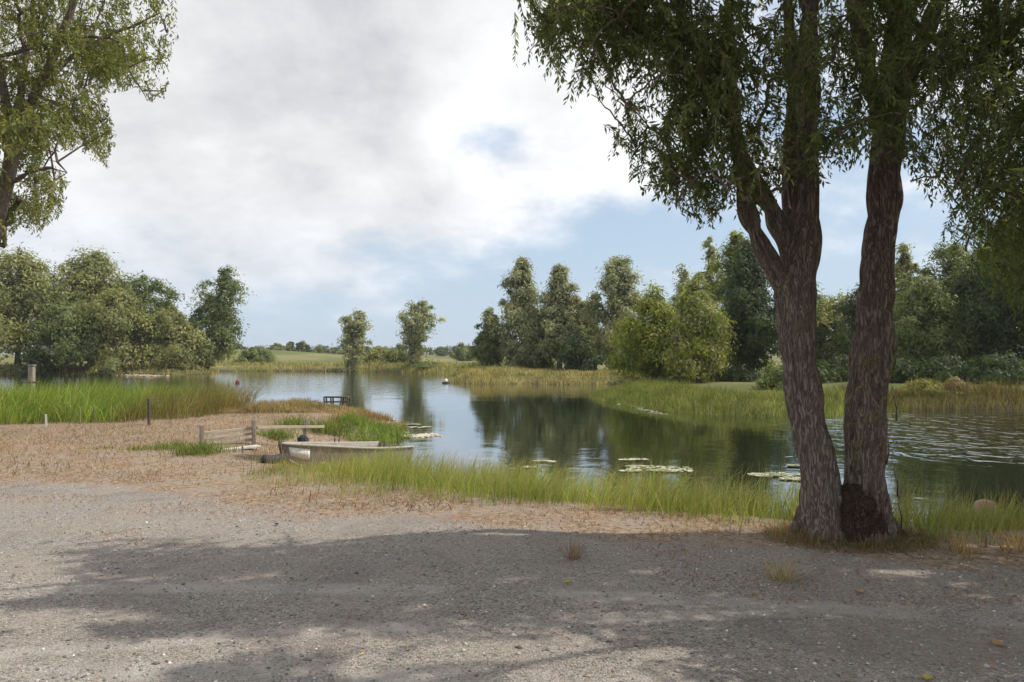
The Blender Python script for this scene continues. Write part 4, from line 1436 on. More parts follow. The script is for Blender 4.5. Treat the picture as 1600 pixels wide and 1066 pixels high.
# boughs joining the clumps to the limbs
allp, allr = [], []
for pts, rd in ((tL[7:], rL[7:]), (tR[7:], rR[7:]), (l1[2:], r1[2:]), (l2[2:], r2[2:]), (l3[1:], r3[1:]), (l4[1:], r4[1:]), (l5[1:], r5[1:]), (l6[1:], r6[1:])):
    pts = np.array(pts)
    for k in range(len(pts) - 1):
        for f_ in (0, 0.5):
            allp.append(pts[k] * (1 - f_) + pts[k + 1] * f_)
            allr.append(rd[k] * (1 - f_) + rd[k + 1] * f_)
ed = skeleton(allp, np.array(allr) * 0.6, cl, 0.0036, rng_w, up_pen=0.5, skip=0)
J = Joiner()
for a_, b_, r0, r1_ in ed:
    if (max(a_[2], b_[2]) < 4.2 and np.linalg.norm(a_ - b_) > 0.55) or not crown_ok(np.array([0.5 * (a_ + b_), b_])).all():
        continue
    qx, qy = project(b_[None])[0]
    cap_ = 0.032 if (1180 < qx < 1410 or qy < -20) else 0.009
    r0 = min(r0, cap_)
    r1_ = min(r1_, cap_ * 0.85)
    v, q, tt = tube([a_, 0.5 * (a_ + b_) + np.array([0, 0, 0.02]), b_], [r0, 0.5 * (r0 + r1_), r1_], 6, False)
    J.add(v - near_inv, q)
obj('boughs', J.mesh('boughs', True), M_BARK, near, kind='stuff')

# leafy shoots sprouting from the right trunk
SPR = [(0.20, 0.19, 0.06), (0.26, 0.22, 0.075), (0.15, 0.16, 0.05)]
sh_c = np.array([at(px, py, d) for px, py, d in ((1338, 560, 6.62), (1345, 600, 6.6), (1336, 650, 6.6), (1366, 560, 6.58), (1400, 540, 6.6), (1372, 640, 6.6), (1388, 690, 6.62), (1396, 620, 6.7), (1332, 700, 6.62), (1398, 740, 6.7), (1404, 790, 6.7))])
V, Q, C, TV, TQ = willow_leaves(sh_c, 0.09, 4, rng_w, L=(0.12, 0.32), nl=12, leaf=(0.03, 0.055), wdt=(0.006, 0.011), cols=SPR, test=False)
obj('shoots', new_mesh('shoots', V - near_inv, Q, C), M_LEAF, near, kind='stuff')
J = Joiner()
for i, c_ in enumerate(sh_c):
    s0 = np.array([c_[0] * 1.02 + 0.02, 6.83, c_[2] - 0.22])
    v, q, tt = tube([s0, 0.5 * (s0 + c_) + np.array([0, -0.03, 0.01]), c_, c_ + np.array([0.03 * (-1) ** i, 0, 0.16])], [0.007, 0.006, 0.004, 0.002], 5)
    J.add(v - near_inv, q, tt)
obj('shoot_stems', J.mesh('shoot_stems', True), M_BARK, near, kind='stuff')

# second willow standing outside the picture on the right: only its hanging boughs show
rw = empty('hanging_willow', (9.6, 8.2, gz(9.6, 8.2)), 'dark willow boughs hanging in from beyond the right picture edge', 'tree')
off = np.array(rw.location)
keep_inv = near_inv
near_inv = off
pts = [np.array([9.6, 8.2, -0.3]), np.array([9.5, 8.2, 1.2]), np.array([9.3, 8.3, 3.0]), np.array([9.0, 8.5, 5.0]), np.array([8.8, 8.6, 7.5]), np.array([8.6, 8.6, 9.5])]
bark_tube('trunk', pts, [0.36, 0.30, 0.26, 0.20, 0.12, 0.05], rw, seed=88, flare=0.3)
near_inv = keep_inv
cl2 = sample_crown(640, (8.3, 8.6, 5.4), (3.4, 3.4, 4.2), 73)
V, Q, C, TV, TQ = willow_leaves(cl2, 0.45, 18, rng_w, L=(0.45, 1.0), leaf=(0.08, 0.125), wdt=(0.018, 0.028), cols=WILLOW)
print('right leaves', len(Q))
obj('crown', new_mesh('crown', V - off, Q, C), M_LEAF, rw, kind='stuff')
obj('twigs', new_mesh('twigs', TV - off, TQ), M_BARK, rw, kind='stuff')
cl2s = cl2[np.argsort(-cl2[:, 2])]
ed = skeleton(pts[3:], [0.16, 0.1, 0.05], cl2s, 0.004, rng_w, up_pen=0.0, skip=0)
ed = [e_ for e_ in ed if crown_ok(np.array([0.5 * (e_[0] + e_[1]), e_[1]])).all() and np.linalg.norm(e_[0] - e_[1]) < 1.2 and not (e_[2] > 0.014 and project(e_[1][None])[0, 0] < 1600 and project(e_[1][None])[0, 1] > 120) and not (project(e_[1][None])[0, 0] < 1610 and max(e_[0][2], e_[1][2]) < 5.2)]
obj('boughs', branches_mesh('boughs', [(a_ - off, b_ - off, min(r0, .045), min(r1_, .04)) for a_, b_, r0, r1_ in ed], 5), M_BARK, rw, kind='stuff')

# ------------------------------------------------------------------ the willow at the upper left
LD = 17.0
lw_base = np.array([-13.4, LD, gz(-13.4, LD)])
lw = empty('tall_willow', tuple(lw_base), 'olive willow reaching in from the upper left picture corner', 'tree')
off = lw_base
near_inv = off
pts = [lw_base + np.array([0, 0, -0.2]), at(-60, 520, LD), at(-25, 400, LD), at(5, 310, LD), at(22, 230, LD), at(44, 170, LD), at(75, 110, LD - .2), at(110, 20, LD - .4), at(140, -120, LD - .6), at(160, -300, LD - .6)]
rd = [0.36, 0.24, 0.19, 0.155, 0.135, 0.12, 0.095, 0.075, 0.05, 0.025]
lw_trunk = bark_tube('trunk', pts, rd, lw, n=28, ring=0.06, seed=91, flare=0.3)
lims = []
for spec, r_ in (([(22, 235, LD), (10, 170, LD - .3), (-5, 90, LD - .6), (-20, -30, LD - .8), (-30, -200, LD - 1)], .11), ([(60, 140, LD), (105, 95, LD + .2), (160, 60, LD + .3), (210, 40, LD + .2), (250, 20, LD + .1)], .07),
                 ([(14, 290, LD), (40, 272, LD - .4), (75, 262, LD - .7), (105, 270, LD - .8)], .05), ([(60, 150, LD), (95, 165, LD + .4), (130, 205, LD + .5), (138, 235, LD + .5)], .05),
                 ([(5, 320, LD), (-30, 300, LD - .5), (-80, 240, LD - 1), (-140, 140, LD - 1)], .09), ([(20, 240, LD), (30, 150, LD + .8), (50, 40, LD + 1.2), (60, -120, LD + 1.4)], .09)):
    lp = [at(*s_) for s_ in spec]
    lr = list(np.linspace(r_, r_ * 0.3, len(lp)))
    bark_tube('limb', lp, lr, lw_trunk, n=14, ring=0.08, seed=int(r_ * 1000))
    lims.append((lp, lr))
near_inv = keep_inv
LVIS = [(-400, 420), (0, 400), (30, 350), (60, 372), (100, 330), (112, 268), (70, 262), (78, 240), (118, 232), (168, 268), (178, 205), (168, 170), (150, 150), (205, 140), (228, 160), (292, 158), (272, 118), (278, 60), (292, 15), (300, -60), (-400, -60)]
rng_l = np.random.default_rng(31)
outp = np.zeros((0, 3))
while len(outp) < 600:
    g_ = unit(rng_l.normal(0, 1, (3000, 3))) * (rng_l.random(3000) ** 0.36)[:, None]
    p_ = np.array([-11.9, LD, 6.6]) + g_ * np.array([5.6, 3.6, 5.0])
    q_ = project(p_)
    infr = (q_[:, 0] > -40) & (q_[:, 1] > -40)
    den_ = fbm(p_ * 0.8 + 8.8, 2)
    k_ = (~infr | inside(LVIS, q_)) & (rng_l.random(len(p_)) < np.clip((den_ - 0.43) * 7, 0, 1)) & (p_[:, 2] > 2.2)
    k_ &= ~((q_[:, 0] > -30) & (q_[:, 0] < 62) & (q_[:, 1] > 215) & (q_[:, 1] < 400) & (p_[:, 1] < LD + 0.4))
    outp = np.concatenate([outp, p_[k_]])
cl3 = outp[:600]
LWIL = [(0.20, 0.218, 0.075), (0.165, 0.185, 0.062), (0.25, 0.255, 0.10), (0.13, 0.155, 0.055)]
keep_ok = crown_ok


def crown_ok(p):
    q = project(p)
    infr = (q[:, 0] > -40) & (q[:, 1] > -40)
    return ~infr | inside(LVIS, q)


V, Q, C, TV, TQ = willow_leaves(cl3, 0.50, 24, rng_l, L=(0.4, 0.9), nl=16, leaf=(0.11, 0.18), wdt=(0.024, 0.040), cols=LWIL)
print('left leaves', len(Q))
crown_ok = keep_ok
obj('crown', new_mesh('crown', V - off, Q, C), M_LEAF, lw, kind='stuff')
ap, ar = [], []
for lp, lr in [(pts[3:], rd[3:])] + [(a_[1:], b_[1:]) for a_, b_ in lims]:
    ap += list(lp)
    ar += list(lr)
ed = skeleton(ap, np.array(ar) * .7, cl3, 0.0075, rng_l, up_pen=0.5, skip=0)
obj('boughs', branches_mesh('boughs', [(a_ - off, b_ - off, min(r0, .06), min(r1_, .05)) for a_, b_, r0, r1_ in ed], 5), M_BARK, lw, kind='stuff')

# ------------------------------------------------------------------ the boat
M_HULL = paint_mat('weathered_hull', (0.235, 0.22, 0.19), (0.12, 0.11, 0.09), 0.5, 0.5, 4.0)
M_HULLLOW = paint_mat('lower_hull', (0.33, 0.28, 0.225), (0.14, 0.11, 0.085), 0.6, 0.45, 5.0)
M_RIM = paint_mat('pale_gunwale', (0.36, 0.335, 0.285), (0.22, 0.19, 0.15), 0.5, 0.58, 7.0)
M_WHITE = paint_mat('white_plate', (0.80, 0.79, 0.75), (0.55, 0.52, 0.46), 0.4, 0.66, 9.0)
M_BLACK = paint_mat('black_rubber', (0.018, 0.018, 0.020), (0.04, 0.038, 0.036), 0.6, 0.5, 8.0)
dv = STERN - BOW
BL = float(np.linalg.norm(dv))
ang = math.atan2(dv[1], dv[0])
boat = empty('rowing_boat', (BOW[0], BOW[1], 0), 'old beige rowing boat drawn up in the grass, white plate on its bow', 'boat')
boat.rotation_euler = (R(0.5), R(4.2), ang)
boat.location = (BOW[0], BOW[1], -0.40)
NS, NM = 30, 15


def hb(t_):
    return 0.56 * (1 - (1 - min(t_ / 0.62, 1)) ** 2.1) * (1 - 0.22 * max(0, (t_ - 0.62) / 0.38) ** 1.6) + 0.012


def sheer(t_):
    return 0.53 + 0.08 * (1 - t_) ** 2 + 0.02 * t_ ** 2


def keel(t_):
    return 0.26 * max(0, (0.16 - t_) / 0.16) ** 2.2


def section(t_, inset=0.0):
    """half section points from gunwale to keel with a chine"""
    b_, s_, k_ = hb(t_) - inset, sheer(t_), keel(t_) + inset * 0.8
    x = t_ * BL - 0.10 * 0
    rake = -0.16 * max(0, (0.2 - t_) / 0.2)            # the stem rakes forward at the top
    ch = k_ + 0.40 * (s_ - k_)
    pts = []
    for f in np.linspace(0, 1, 5):
        pts.append((x + rake * (1 - 0.6 * f), b_ * (1 - 0.14 * f ** 1.3), s_ + (ch - s_) * f))
    for f in np.linspace(0, 1, 4)[1:]:
        pts.append((x + rake * 0.4 * (1 - f) + 0.05 * max(0, 0.12 - t_) * f, b_ * 0.86 * (1 - f ** 1.25) + 0.004, ch + (k_ - ch) * f ** 0.8))
    return pts


def shell(inset, lo, hi):
    rows = []
    tlist = np.linspace(0, 1, NS) ** 1.25
    for t_ in tlist:
        hp = section(t_, inset)[lo:hi]
        rows.append(hp)
    return rows


def strake_mesh(name, lo, hi, side):
    """outer and inner skin of a band of the hull, joined at its edges"""
    a, b_ = shell(0, lo, hi), shell(0.022, lo, hi)
    m = hi - lo
    V = [(x, side * y, z) for row in a for x, y, z in row] + [(x, side * max(y, 0.001), z) for row in b_ for x, y, z in row]
    F = []
    n0 = NS * m
    for i in range(NS - 1):
        for k in range(m - 1):
            q = (i * m + k, i * m + k + 1, (i + 1) * m + k + 1, (i + 1) * m + k)
            F.append(q if side > 0 else q[::-1])
            q2 = tuple(n0 + j for j in q)
            F.append(q2[::-1] if side > 0 else q2)
        F.append((i * m, (i + 1) * m, n0 + (i + 1) * m, n0 + i * m))
    return new_mesh(name, np.array(V), np.array(F), None, True)


sides = {}
for sd_ in (1, -1):
    sides[sd_] = obj('topside', strake_mesh('topside', 0, 5, sd_), M_HULL, boat)
    obj('bottom', strake_mesh('bottom', 4, 8, sd_), M_HULLLOW, boat)
    for nm, idx, rr_, mt in (('gunwale', 0, 0.021, M_RIM), ('rubbing_strake', 4, 0.013, M_RIM)):
        P_ = []
        for t_ in np.linspace(0, 1, NS) ** 1.25:
            x, y, z = section(t_)[idx]
            P_.append((x, sd_ * (y + 0.006), z + (0.004 if idx == 0 else 0)))
        v, q, tt = tube(P_, rr_, 8)
        J = Joiner().add(v, q, tt)
        obj(nm, J.mesh(nm, True), mt, sides[sd_])
# stem, transom, thwarts, plate
v, q, tt = tube([(-0.17, 0, sheer(0) + 0.06), (-0.165, 0, sheer(0) - 0.02), (-0.11, 0, 0.43), (-0.03, 0, 0.28), (0.10, 0, 0.13), (0.36, 0, 0.02)], [0.030, 0.032, 0.032, 0.030, 0.026, 0.02], 8)
obj('stem_post', Joiner().add(v, q, tt).mesh('stem_post', True), M_WOODDARK, boat)
sec = section(1.0)
poly = [(BL + 0.004, y, z) for x, y, z in sec] + [(BL + 0.004, -y, z) for x, y, z in sec[::-1]]
bm = bmesh.new()
vs = [bm.verts.new(p_) for p_ in poly]
f_ = bm.faces.new(vs)
ex = bmesh.ops.extrude_face_region(bm, geom=[f_])
bmesh.ops.translate(bm, verts=[e for e in ex['geom'] if isinstance(e, bmesh.types.BMVert)], vec=(-0.03, 0, 0))
bmesh.ops.recalc_face_normals(bm, faces=bm.faces)
tm = bpy.data.meshes.new('transom')
bm.to_mesh(tm)
bm.free()
obj('transom', tm, M_HULL, boat)
for t_ in (0.22, 0.52, 0.82):
    b_ = hb(t_) - 0.05
    obj('thwart', box_mesh('thwart', 0.22, 2 * b_, 0.03, 0.006), M_WOODX, boat, (t_ * BL, 0, 0.30))
for t_ in (0.60, 0.64):
    for sd_ in (1, -1):
        x, y, z = section(t_)[0]
        v, q, tt = tube([(x, sd_ * y, z), (x, sd_ * y, z + 0.07), (x + 0.01, sd_ * (y + 0.01), z + 0.10)], [0.012, 0.011, 0.009], 6)
        obj('rowlock', Joiner().add(v, q, tt).mesh('rowlock', True), M_BLACK, sides[sd_])
# plate follows the topside just behind the stem
pv = []
tl_ = np.linspace(0.03, 0.125, 7)
for t_ in tl_:
    s_ = section(t_)
    for k_ in (0, 1):
        x, y, z = (np.array(s_[k_]) * 0.35 + np.array(s_[k_ + 1]) * 0.65) if k_ == 0 else (np.array(s_[2]) * 0.4 + np.array(s_[3]) * 0.6)
        pv.append((x, -(y + 0.007), z))
pf = [(2 * i, 2 * i + 2, 2 * i + 3, 2 * i + 1) for i in range(6)]
mp = new_mesh('name_plate', np.array(pv), np.array(pf))
o_ = obj('name_plate', mp, M_WHITE, sides[-1])
sm = o_.modifiers.new('thick', 'SOLIDIFY')
sm.thickness = 0.006
sm.offset = 1

# ------------------------------------------------------------------ fence, posts, jetty
def world_box(name, me, mat, parent, p0, p1, off=None):
    """place a board of unit length mesh along p0 -> p1"""
    p0, p1 = np.array(p0), np.array(p1)
    d = p1 - p0
    o = obj(name, me, mat, parent)
    q = Vector(d).to_track_quat('X', 'Z')
    o.rotation_euler = q.to_euler()
    o.location = tuple(0.5 * (p0 + p1))
    return o


def fence_panel(name, label, pa, pb, hts, nplank, plank_h, gap, posts, base_lift=0.04):
    root = empty(name, (*pa[:2], gz(*pa[:2])), label, 'fence', None)
    inv = np.array(root.location)
    for (p_, hh2, tilt) in posts:
        m_ = box_mesh('post', 0.07, 0.07, hh2 + 0.2, 0.008, 0.003, seed=int(hh2 * 1000))
        o = obj('post', m_, M_WOODZ, root, tuple(np.array([p_[0], p_[1], gz(*p_) - 0.2]) - inv))
        o.rotation_euler = (tilt, tilt * 0.6, 0.5)
    d = np.array(pb) - np.array(pa)
    L = float(np.linalg.norm(d))
    a_ = math.atan2(d[1], d[0])
    nrm = np.array([-d[1], d[0]]) / L
    for i in range(nplank):
        m_ = box_mesh('plank', L - 0.02 * (i % 2), 0.026, plank_h, 0.005, 0.0025, seed=i + 5, cuts=4)
        c_ = 0.5 * (np.array(pa) + np.array(pb)) + nrm * 0.052
        z_ = gz(*c_) + base_lift + i * (plank_h + gap)
        o = obj('plank', m_, M_WOODX, root, tuple(np.array([c_[0], c_[1], z_]) - inv))
        slope = (hts[1] - hts[0]) / L
        o.rotation_euler = (0, -math.atan(slope) + random.uniform(-.008, .008), a_)
    return root


PA, PB, PC = on_plane(314, 702, -0.06)[:2], on_plane(397, 697, -0.06)[:2], on_plane(475, 690, -0.10)[:2]
fence_panel('plank_fence', 'low weathered plank fence section between two short posts left of the boat', PA, PB, (0.0, 0.05), 3, 0.05, 0.055,
            [(PA, 0.38, 0.03), (PB, 0.47, -0.02)], 0.01)
root = empty('rail_fence', (PC[0], PC[1], gz(*PC)), 'tall thin post with a pale rail behind the boat bow', 'fence')
inv = np.array(root.location)
o = obj('post', box_mesh('post', 0.06, 0.06, 0.86, 0.008, 0.003, seed=3), M_WOODZ, root, (0, 0, -0.25))
o.rotation_euler = (0.02, 0.02, 0.4)
q0 = np.array([PB[0] + 0.03, PB[1] + 0.06, gz(*PB) + 0.30])
q1 = np.array([PC[0] + 0.32, PC[1] + 0.32, gz(*PC) + 0.40])
world_box('rail', box_mesh('rail', float(np.linalg.norm(q1 - q0)), 0.03, 0.055, 0.006, 0.003, cuts=3), M_WOODX, root, q0 - inv, q1 - inv)
s0 = on_plane(318, 709, -0.05)
s1 = on_plane(404, 701, -0.05) + np.array([0, 0, 0.03])
sl = empty('fallen_plank', tuple(0.5 * (s0 + s1)), 'pale plank lying at the foot of the low plank fence', 'plank')
world_box('board', box_mesh('board', float(np.linalg.norm(s1 - s0)), 0.16, 0.035, 0.006, 0.003, cuts=3), M_WOODPALE, sl, s0 - 0.5 * (s0 + s1), s1 - 0.5 * (s0 + s1))
pk = on_plane(379, 712, -0.06)
o = obj('wooden_peg', box_mesh('wooden_peg', 0.03, 0.03, 0.19, 0.008, 0.003, seed=8), M_WOODZ, None, (pk[0], pk[1], gz(pk[0], pk[1]) - 0.08), 'short thin peg in the ground in front of the fallen plank', 'peg')

# black log standing for the bow's shadow and a dark object; bundle at the post
lg0, lg1 = on_plane(408, 728, -0.06), on_plane(450, 724, -0.06)
ks = np.linspace(0, 1, 14)
pp_ = np.stack([lg0 * (1 - k) + lg1 * k + np.array([0, 0, 0.07]) for k in ks])
rr_ = 0.085 + 0.008 * np.sin(ks * 9) - 0.03 * (np.abs(ks - .5) > .46)
v, q, tt = tube(pp_, rr_, 14)
v += (fbm(v * 9, 3) - .5)[:, None] * 0.02
obj('bow_shadow_log', Joiner().add(v, q, tt).mesh('bow_shadow_log', True), M_BLACK, None, None, 'black log standing for the shadow and a dark object under the boat bow', 'log')
bd = np.array([PC[0] + 0.02, PC[1] - 0.16, gz(PC[0], PC[1] - .16) + 0.10])
sp = co * (1 + 0.5 * nb_)[:, None] * np.array([0.11, 0.09, 0.10]) + np.array([0, 0, 0.075])
M_TARP = paint_mat('dark_blue_cloth', (0.022, 0.024, 0.045), (0.012, 0.012, 0.02), 0.7, 0.5, 12)
obj('cloth_bundle', Joiner().add(sp, fc).mesh('cloth_bundle', True), M_TARP, None, tuple(bd), 'dark blue bundle at the foot of the tall thin post', 'bundle')

# stakes and posts by the reeds
for px, py, ztop, wd_, mt, nm, lab in (
        (73, 671, 0.30, 0.045, M_WOODPALE, 'wooden_stake', 'short pale stake in front of the reeds at far left'),
        (125, 666, 0.36, 0.030, M_WOODZ, 'wooden_stake', 'thin stake in front of the reeds, second from the left'),
        (147, 664, 0.36, 0.030, M_WOODZ, 'wooden_stake', 'thin stake in front of the reeds, third from the left'),
        (233, 668, 0.62, 0.055, M_WOODDARK, 'wooden_stake', 'tall dark stake at the right part of the reeds')):
    b_ = on_plane(px, py, -0.06)
    me_ = box_mesh(nm, wd_, wd_, ztop + 0.2, 0.006, 0.003, seed=px)
    o = obj(nm, me_, mt, None, (b_[0], b_[1], gz(b_[0], b_[1]) - 0.2), lab, 'stake', 'stakes in front of the reeds')
    o.rotation_euler = (0.02, random.uniform(-.05, .05), random.random())
mp_ = base_at(50, 37)
mz = WATER
mo = empty('mooring_post', (mp_[0], mp_[1], mz), 'grey mooring post standing in the water behind the left reeds', 'post')
obj('shaft', box_mesh('shaft', 0.26, 0.26, 1.75, 0.03, 0.01, seed=4), M_WOODZ, mo, (0, 0, -0.2))
obj('cap', box_mesh('cap', 0.30, 0.30, 0.07, 0.02, 0.004, seed=5), M_WOODZ, mo, (0, 0, 1.552))
obj('cross_rail', box_mesh('cross_rail', 1.1, 0.07, 0.10, 0.01, 0.004, seed=6), M_WOODDARK, mo, (-0.1, -0.17, 0.72))

# little jetty stand on the spit
jb = at(526, 634, 26.2)
jx, jy = jb[0], jb[1]
jz = gz(jx, jy)
jt = empty('wooden_stand', (jx, jy, jz), 'small dark wooden fishing stand on the far side of the spit', 'stand')
topz = at(526, 628, 26.2)[2] - jz + 0.14
obj('top_board', box_mesh('top_board', 0.84, 0.34, 0.045, 0.006, 0.003, cuts=2), M_WOODDARK, jt, (0, 0, topz))
obj('rail', box_mesh('rail', 0.74, 0.035, 0.05, 0.006, 0.002), M_WOODDARK, jt, (0, -0.12, topz - 0.16))
for lx in (-0.34, -0.11, 0.13, 0.35):
    for ly in (-0.12, 0.12):
        o = obj('leg', box_mesh('leg', 0.045, 0.045, topz + 0.3, 0.005, 0.002), M_WOODDARK, jt, (lx, ly + (0.04 if ly > 0 else -.04), -0.302))
        o.rotation_euler = (0, 0.10 if lx > 0 else -0.08, 0)

# ------------------------------------------------------------------ floats, lily pads, rocks
def lathe(name, prof, n=20):
    J = Joiner()
    V = []
    a = np.arange(n) * 2 * math.pi / n
    for r_, z_ in prof:
        V.append(np.stack([r_ * np.cos(a), r_ * np.sin(a), np.full(n, z_)], 1))
    V = np.concatenate(V)
    q = [(i * n + k, i * n + (k + 1) % n, (i + 1) * n + (k + 1) % n, (i + 1) * n + k) for i in range(len(prof) - 1) for k in range(n)]
    return new_mesh(name, V, np.array(q), None, True)


M_RED = paint_mat('red_float', (0.16, 0.02, 0.022), (0.06, 0.012, 0.012), 0.4, 0.6)
M_PINK = paint_mat('faded_pink_float', (0.42, 0.19, 0.20), (0.24, 0.10, 0.10), 0.5, 0.5, 5.0)
bl_ = on_plane(371, 599, WATER)
bu = empty('red_buoy', tuple(bl_), 'small dark red buoy floating on the pond above the reed tips', 'buoy')
obj('ball', lathe('ball', [(0.001, -0.15), (0.09, -0.125), (0.15, -0.05), (0.16, 0.03), (0.135, 0.11), (0.07, 0.16), (0.025, 0.172)]), M_RED, bu, (0, 0, 0.06))
obj('neck', lathe('neck', [(0.001, 0.165), (0.026, 0.165), (0.03, 0.21), (0.02, 0.235), (0.001, 0.235)], 12), M_BLACK, bu, (0, 0, 0.06))
bl_ = on_plane(697, 599, WATER)
bu = empty('white_float', tuple(bl_), 'small white float beside the tip of the far spit', 'buoy')
obj('body', lathe('body', [(0.001, -0.15), (0.28, -0.12), (0.32, 0.0), (0.28, 0.10), (0.12, 0.13), (0.001, 0.13)]), M_BLACK, bu)
obj('top', lathe('top', [(0.11, 0.12), (0.13, 0.18), (0.11, 0.28), (0.05, 0.32), (0.001, 0.325)], 14), M_WHITE, bu)
bl_ = on_plane(1540, 802, WATER)
bu = empty('pink_float', (bl_[0], bl_[1], WATER), 'faded pink round float at the near bank by the right picture edge', 'buoy')
obj('ball', lathe('ball', [(0.001, -0.13), (0.09, -0.11), (0.135, -0.03), (0.14, 0.05), (0.12, 0.105), (0.075, 0.135), (0.03, 0.145), (0.001, 0.146)], 24), M_PINK, bu, (0, 0, 0.03))
v, q, tt = tube([(-0.06, -0.122, 0.06), (0.0, -0.142, 0.065), (0.06, -0.135, 0.05), (0.10, -0.11, 0.03)], 0.012, 6)
obj('rope', Joiner().add(v, q, tt).mesh('rope', True), M_BLACK, bu)

M_PAD, t = mat_new('lily_pad')
at_ = t.n('ShaderNodeAttribute', attribute_name='col')
p = t.n('ShaderNodeBsdfPrincipled', {'Base Color': at_.outputs['Color'], 'Roughness': 0.32, 'Specular IOR Level': 0.6})
finish(t, p.outputs[0])


def pads(label, spots, n, seed):
    rng = np.random.default_rng(seed)
    c0 = on_plane(*spots[0][:2], WATER)
    root = empty('lily_patch', tuple(c0), label, 'lily pads', 'lily pad patches on the pond')
    J = Joiner()
    for (px, py, wpx) in spots:
        c = on_plane(px, py, WATER)
        rx = wpx / 2 / FPX * c[1]
        for k in range(n):
            a, q_ = rng.uniform(0, 6.283), math.sqrt(rng.random())
            x, y = c[0] + rx * q_ * math.cos(a), c[1] + 0.42 * rx * q_ * math.sin(a) * 1.1
            r_ = rng.uniform(0.035, 0.085)
            st_ = rng.uniform(0, 6.28)
            aa = st_ + np.linspace(0.25, 6.03, 9)
            tl_ = rng.normal(0, 0.05, 2)
            ring = np.stack([r_ * np.cos(aa), r_ * np.sin(aa), r_ * (tl_[0] * np.cos(aa) + tl_[1] * np.sin(aa)) + 0.008 * rng.random(9)], 1)
            V = np.concatenate([[[0, 0, 0]], ring]) + np.array([x, y, WATER + 0.006 + 0.012 * rng.random()]) - c0
            J.add(V, np.array([(0, i + 1, i + 2) for i in range(8)]), col=np.array([(0.42, 0.43, 0.25), (0.50, 0.48, 0.33), (0.30, 0.34, 0.15), (0.46, 0.42, 0.26)][rng.integers(4)]) * rng.uniform(.8, 1.15))
    obj('pads', J.mesh('pads'), M_PAD, root, kind='stuff')


pads('pale lily pad patch on the water in front of the peninsula', [(1030, 733, 100), (1050, 736, 60), (995, 730, 30)], 60, 1)
pads('small thin lily pad patch just left above the larger pale patch', [(993, 719, 44), (985, 737, 26)], 34, 2)
pads('pale lily pad patch on the water beside the near left trunk', [(1215, 743, 86), (1240, 750, 40), (1240, 729, 14)], 60, 3)
pads('thin lily pad patch on the bright water above the bank grass left of centre', [(850, 722, 40), (826, 731, 24)], 18, 4)
pads('pale lily pad patch off the tip of the spit behind the boat', [(655, 668, 44), (640, 664, 30)], 40, 5)


def shore_mat(name, label, pts, wid, col, seed, nst=240, size=(0.03, 0.10)):
    """strip of pale dried weed, sticks and pebbles at a waterline"""
    rng = np.random.default_rng(seed)
    J = Joiner()
    pts = [np.array(p_) for p_ in pts]
    for k in range(nst):
        i = rng.integers(len(pts) - 1)
        f = rng.random()
        c = pts[i] * (1 - f) + pts[i + 1] * f + np.array([rng.normal(0, wid), rng.normal(0, wid), 0])
        r_ = rng.uniform(*size)
        dirs = OCT * np.array([rng.uniform(.7, 1.6), rng.uniform(.7, 1.3), rng.uniform(.15, .4)]) * r_ * rng.uniform(.75, 1.25, (6, 1))
        a = rng.uniform(0, 6.28)
        rot = np.array([[math.cos(a), -math.sin(a), 0], [math.sin(a), math.cos(a), 0], [0, 0, 1]])
        zz = max(gz(c[0], c[1]), WATER) + 0.006
        J.add(dirs @ rot.T + np.array([c[0], c[1], zz]), OCTF, col=np.array(col) * rng.uniform(.7, 1.2))
    return obj(name, J.mesh(name), M_STONE, None, None, label, 'debris', None, 'stuff')


OCT = np.array([(1, 0, 0), (0, 1, 0), (-1, 0, 0), (0, -1, 0), (0, 0, 1), (0, 0, -1)], float)
OCTF = np.array([(0, 1, 4), (1, 2, 4), (2, 3, 4), (3, 0, 4), (1, 0, 5), (2, 1, 5), (3, 2, 5), (0, 3, 5)], np.int32)
W_ = WATER
shore_mat('shore_pebbles', 'pale pebbly strip at the tip of the spit behind the boat', [on_plane(600, 656, W_), on_plane(618, 668, W_), on_plane(622, 682, W_), on_plane(650, 683, W_), on_plane(672, 679, W_)], 0.14, (0.52, 0.47, 0.38), 9, 420)
shore_mat('drift_reeds', 'pale broken reeds at the waterline of the peninsula', [on_plane(935, 624, W_), on_plane(975, 630, W_), on_plane(1005, 640, W_), on_plane(1040, 648, W_)], 0.12, (0.33, 0.30, 0.21), 10, 70, (0.03, 0.09))
shore_mat('sandy_scree', 'pale sandy patch at the waterline of the left shore', [on_plane(204, 586, WATER), on_plane(222, 587, WATER), on_plane(240, 588, WATER)], 0.5, (0.34, 0.27, 0.19), 12, 150, (0.12, 0.35))

# ------------------------------------------------------------------ small things on the gravel
n = 27000
y = 2.7 + (RNG.random(n) ** 1.9) * 8.5
x = RNG.uniform(-1, 1, n) * (0.78 * y + 1.2)
k = y < near_edge(x) - 0.15
x, y = x[k], y[k]
n = len(x)
r_ = RNG.gamma(3.0, 0.0016, n) + 0.0022
r_ = np.minimum(r_, 0.017)
dirs = OCT[None] * RNG.uniform(.65, 1.3, (n, 6, 1)) * np.stack([RNG.uniform(.8, 1.4, n), RNG.uniform(.7, 1.1, n), RNG.uniform(.45, .8, n)], 1)[:, None, :]
a = RNG.uniform(0, 6.28, n)
ca, sa = np.cos(a)[:, None], np.sin(a)[:, None]
dx = dirs[:, :, 0] * ca - dirs[:, :, 1] * sa
dy = dirs[:, :, 0] * sa + dirs[:, :, 1] * ca
V = np.stack([dx, dy, dirs[:, :, 2]], 2) * r_[:, None, None] + np.stack([x, y, ground_z(x, y) + r_ * 0.18], 1)[:, None, :]
F = (np.arange(n)[:, None, None] * 6 + OCTF[None]).reshape(-1, 3)
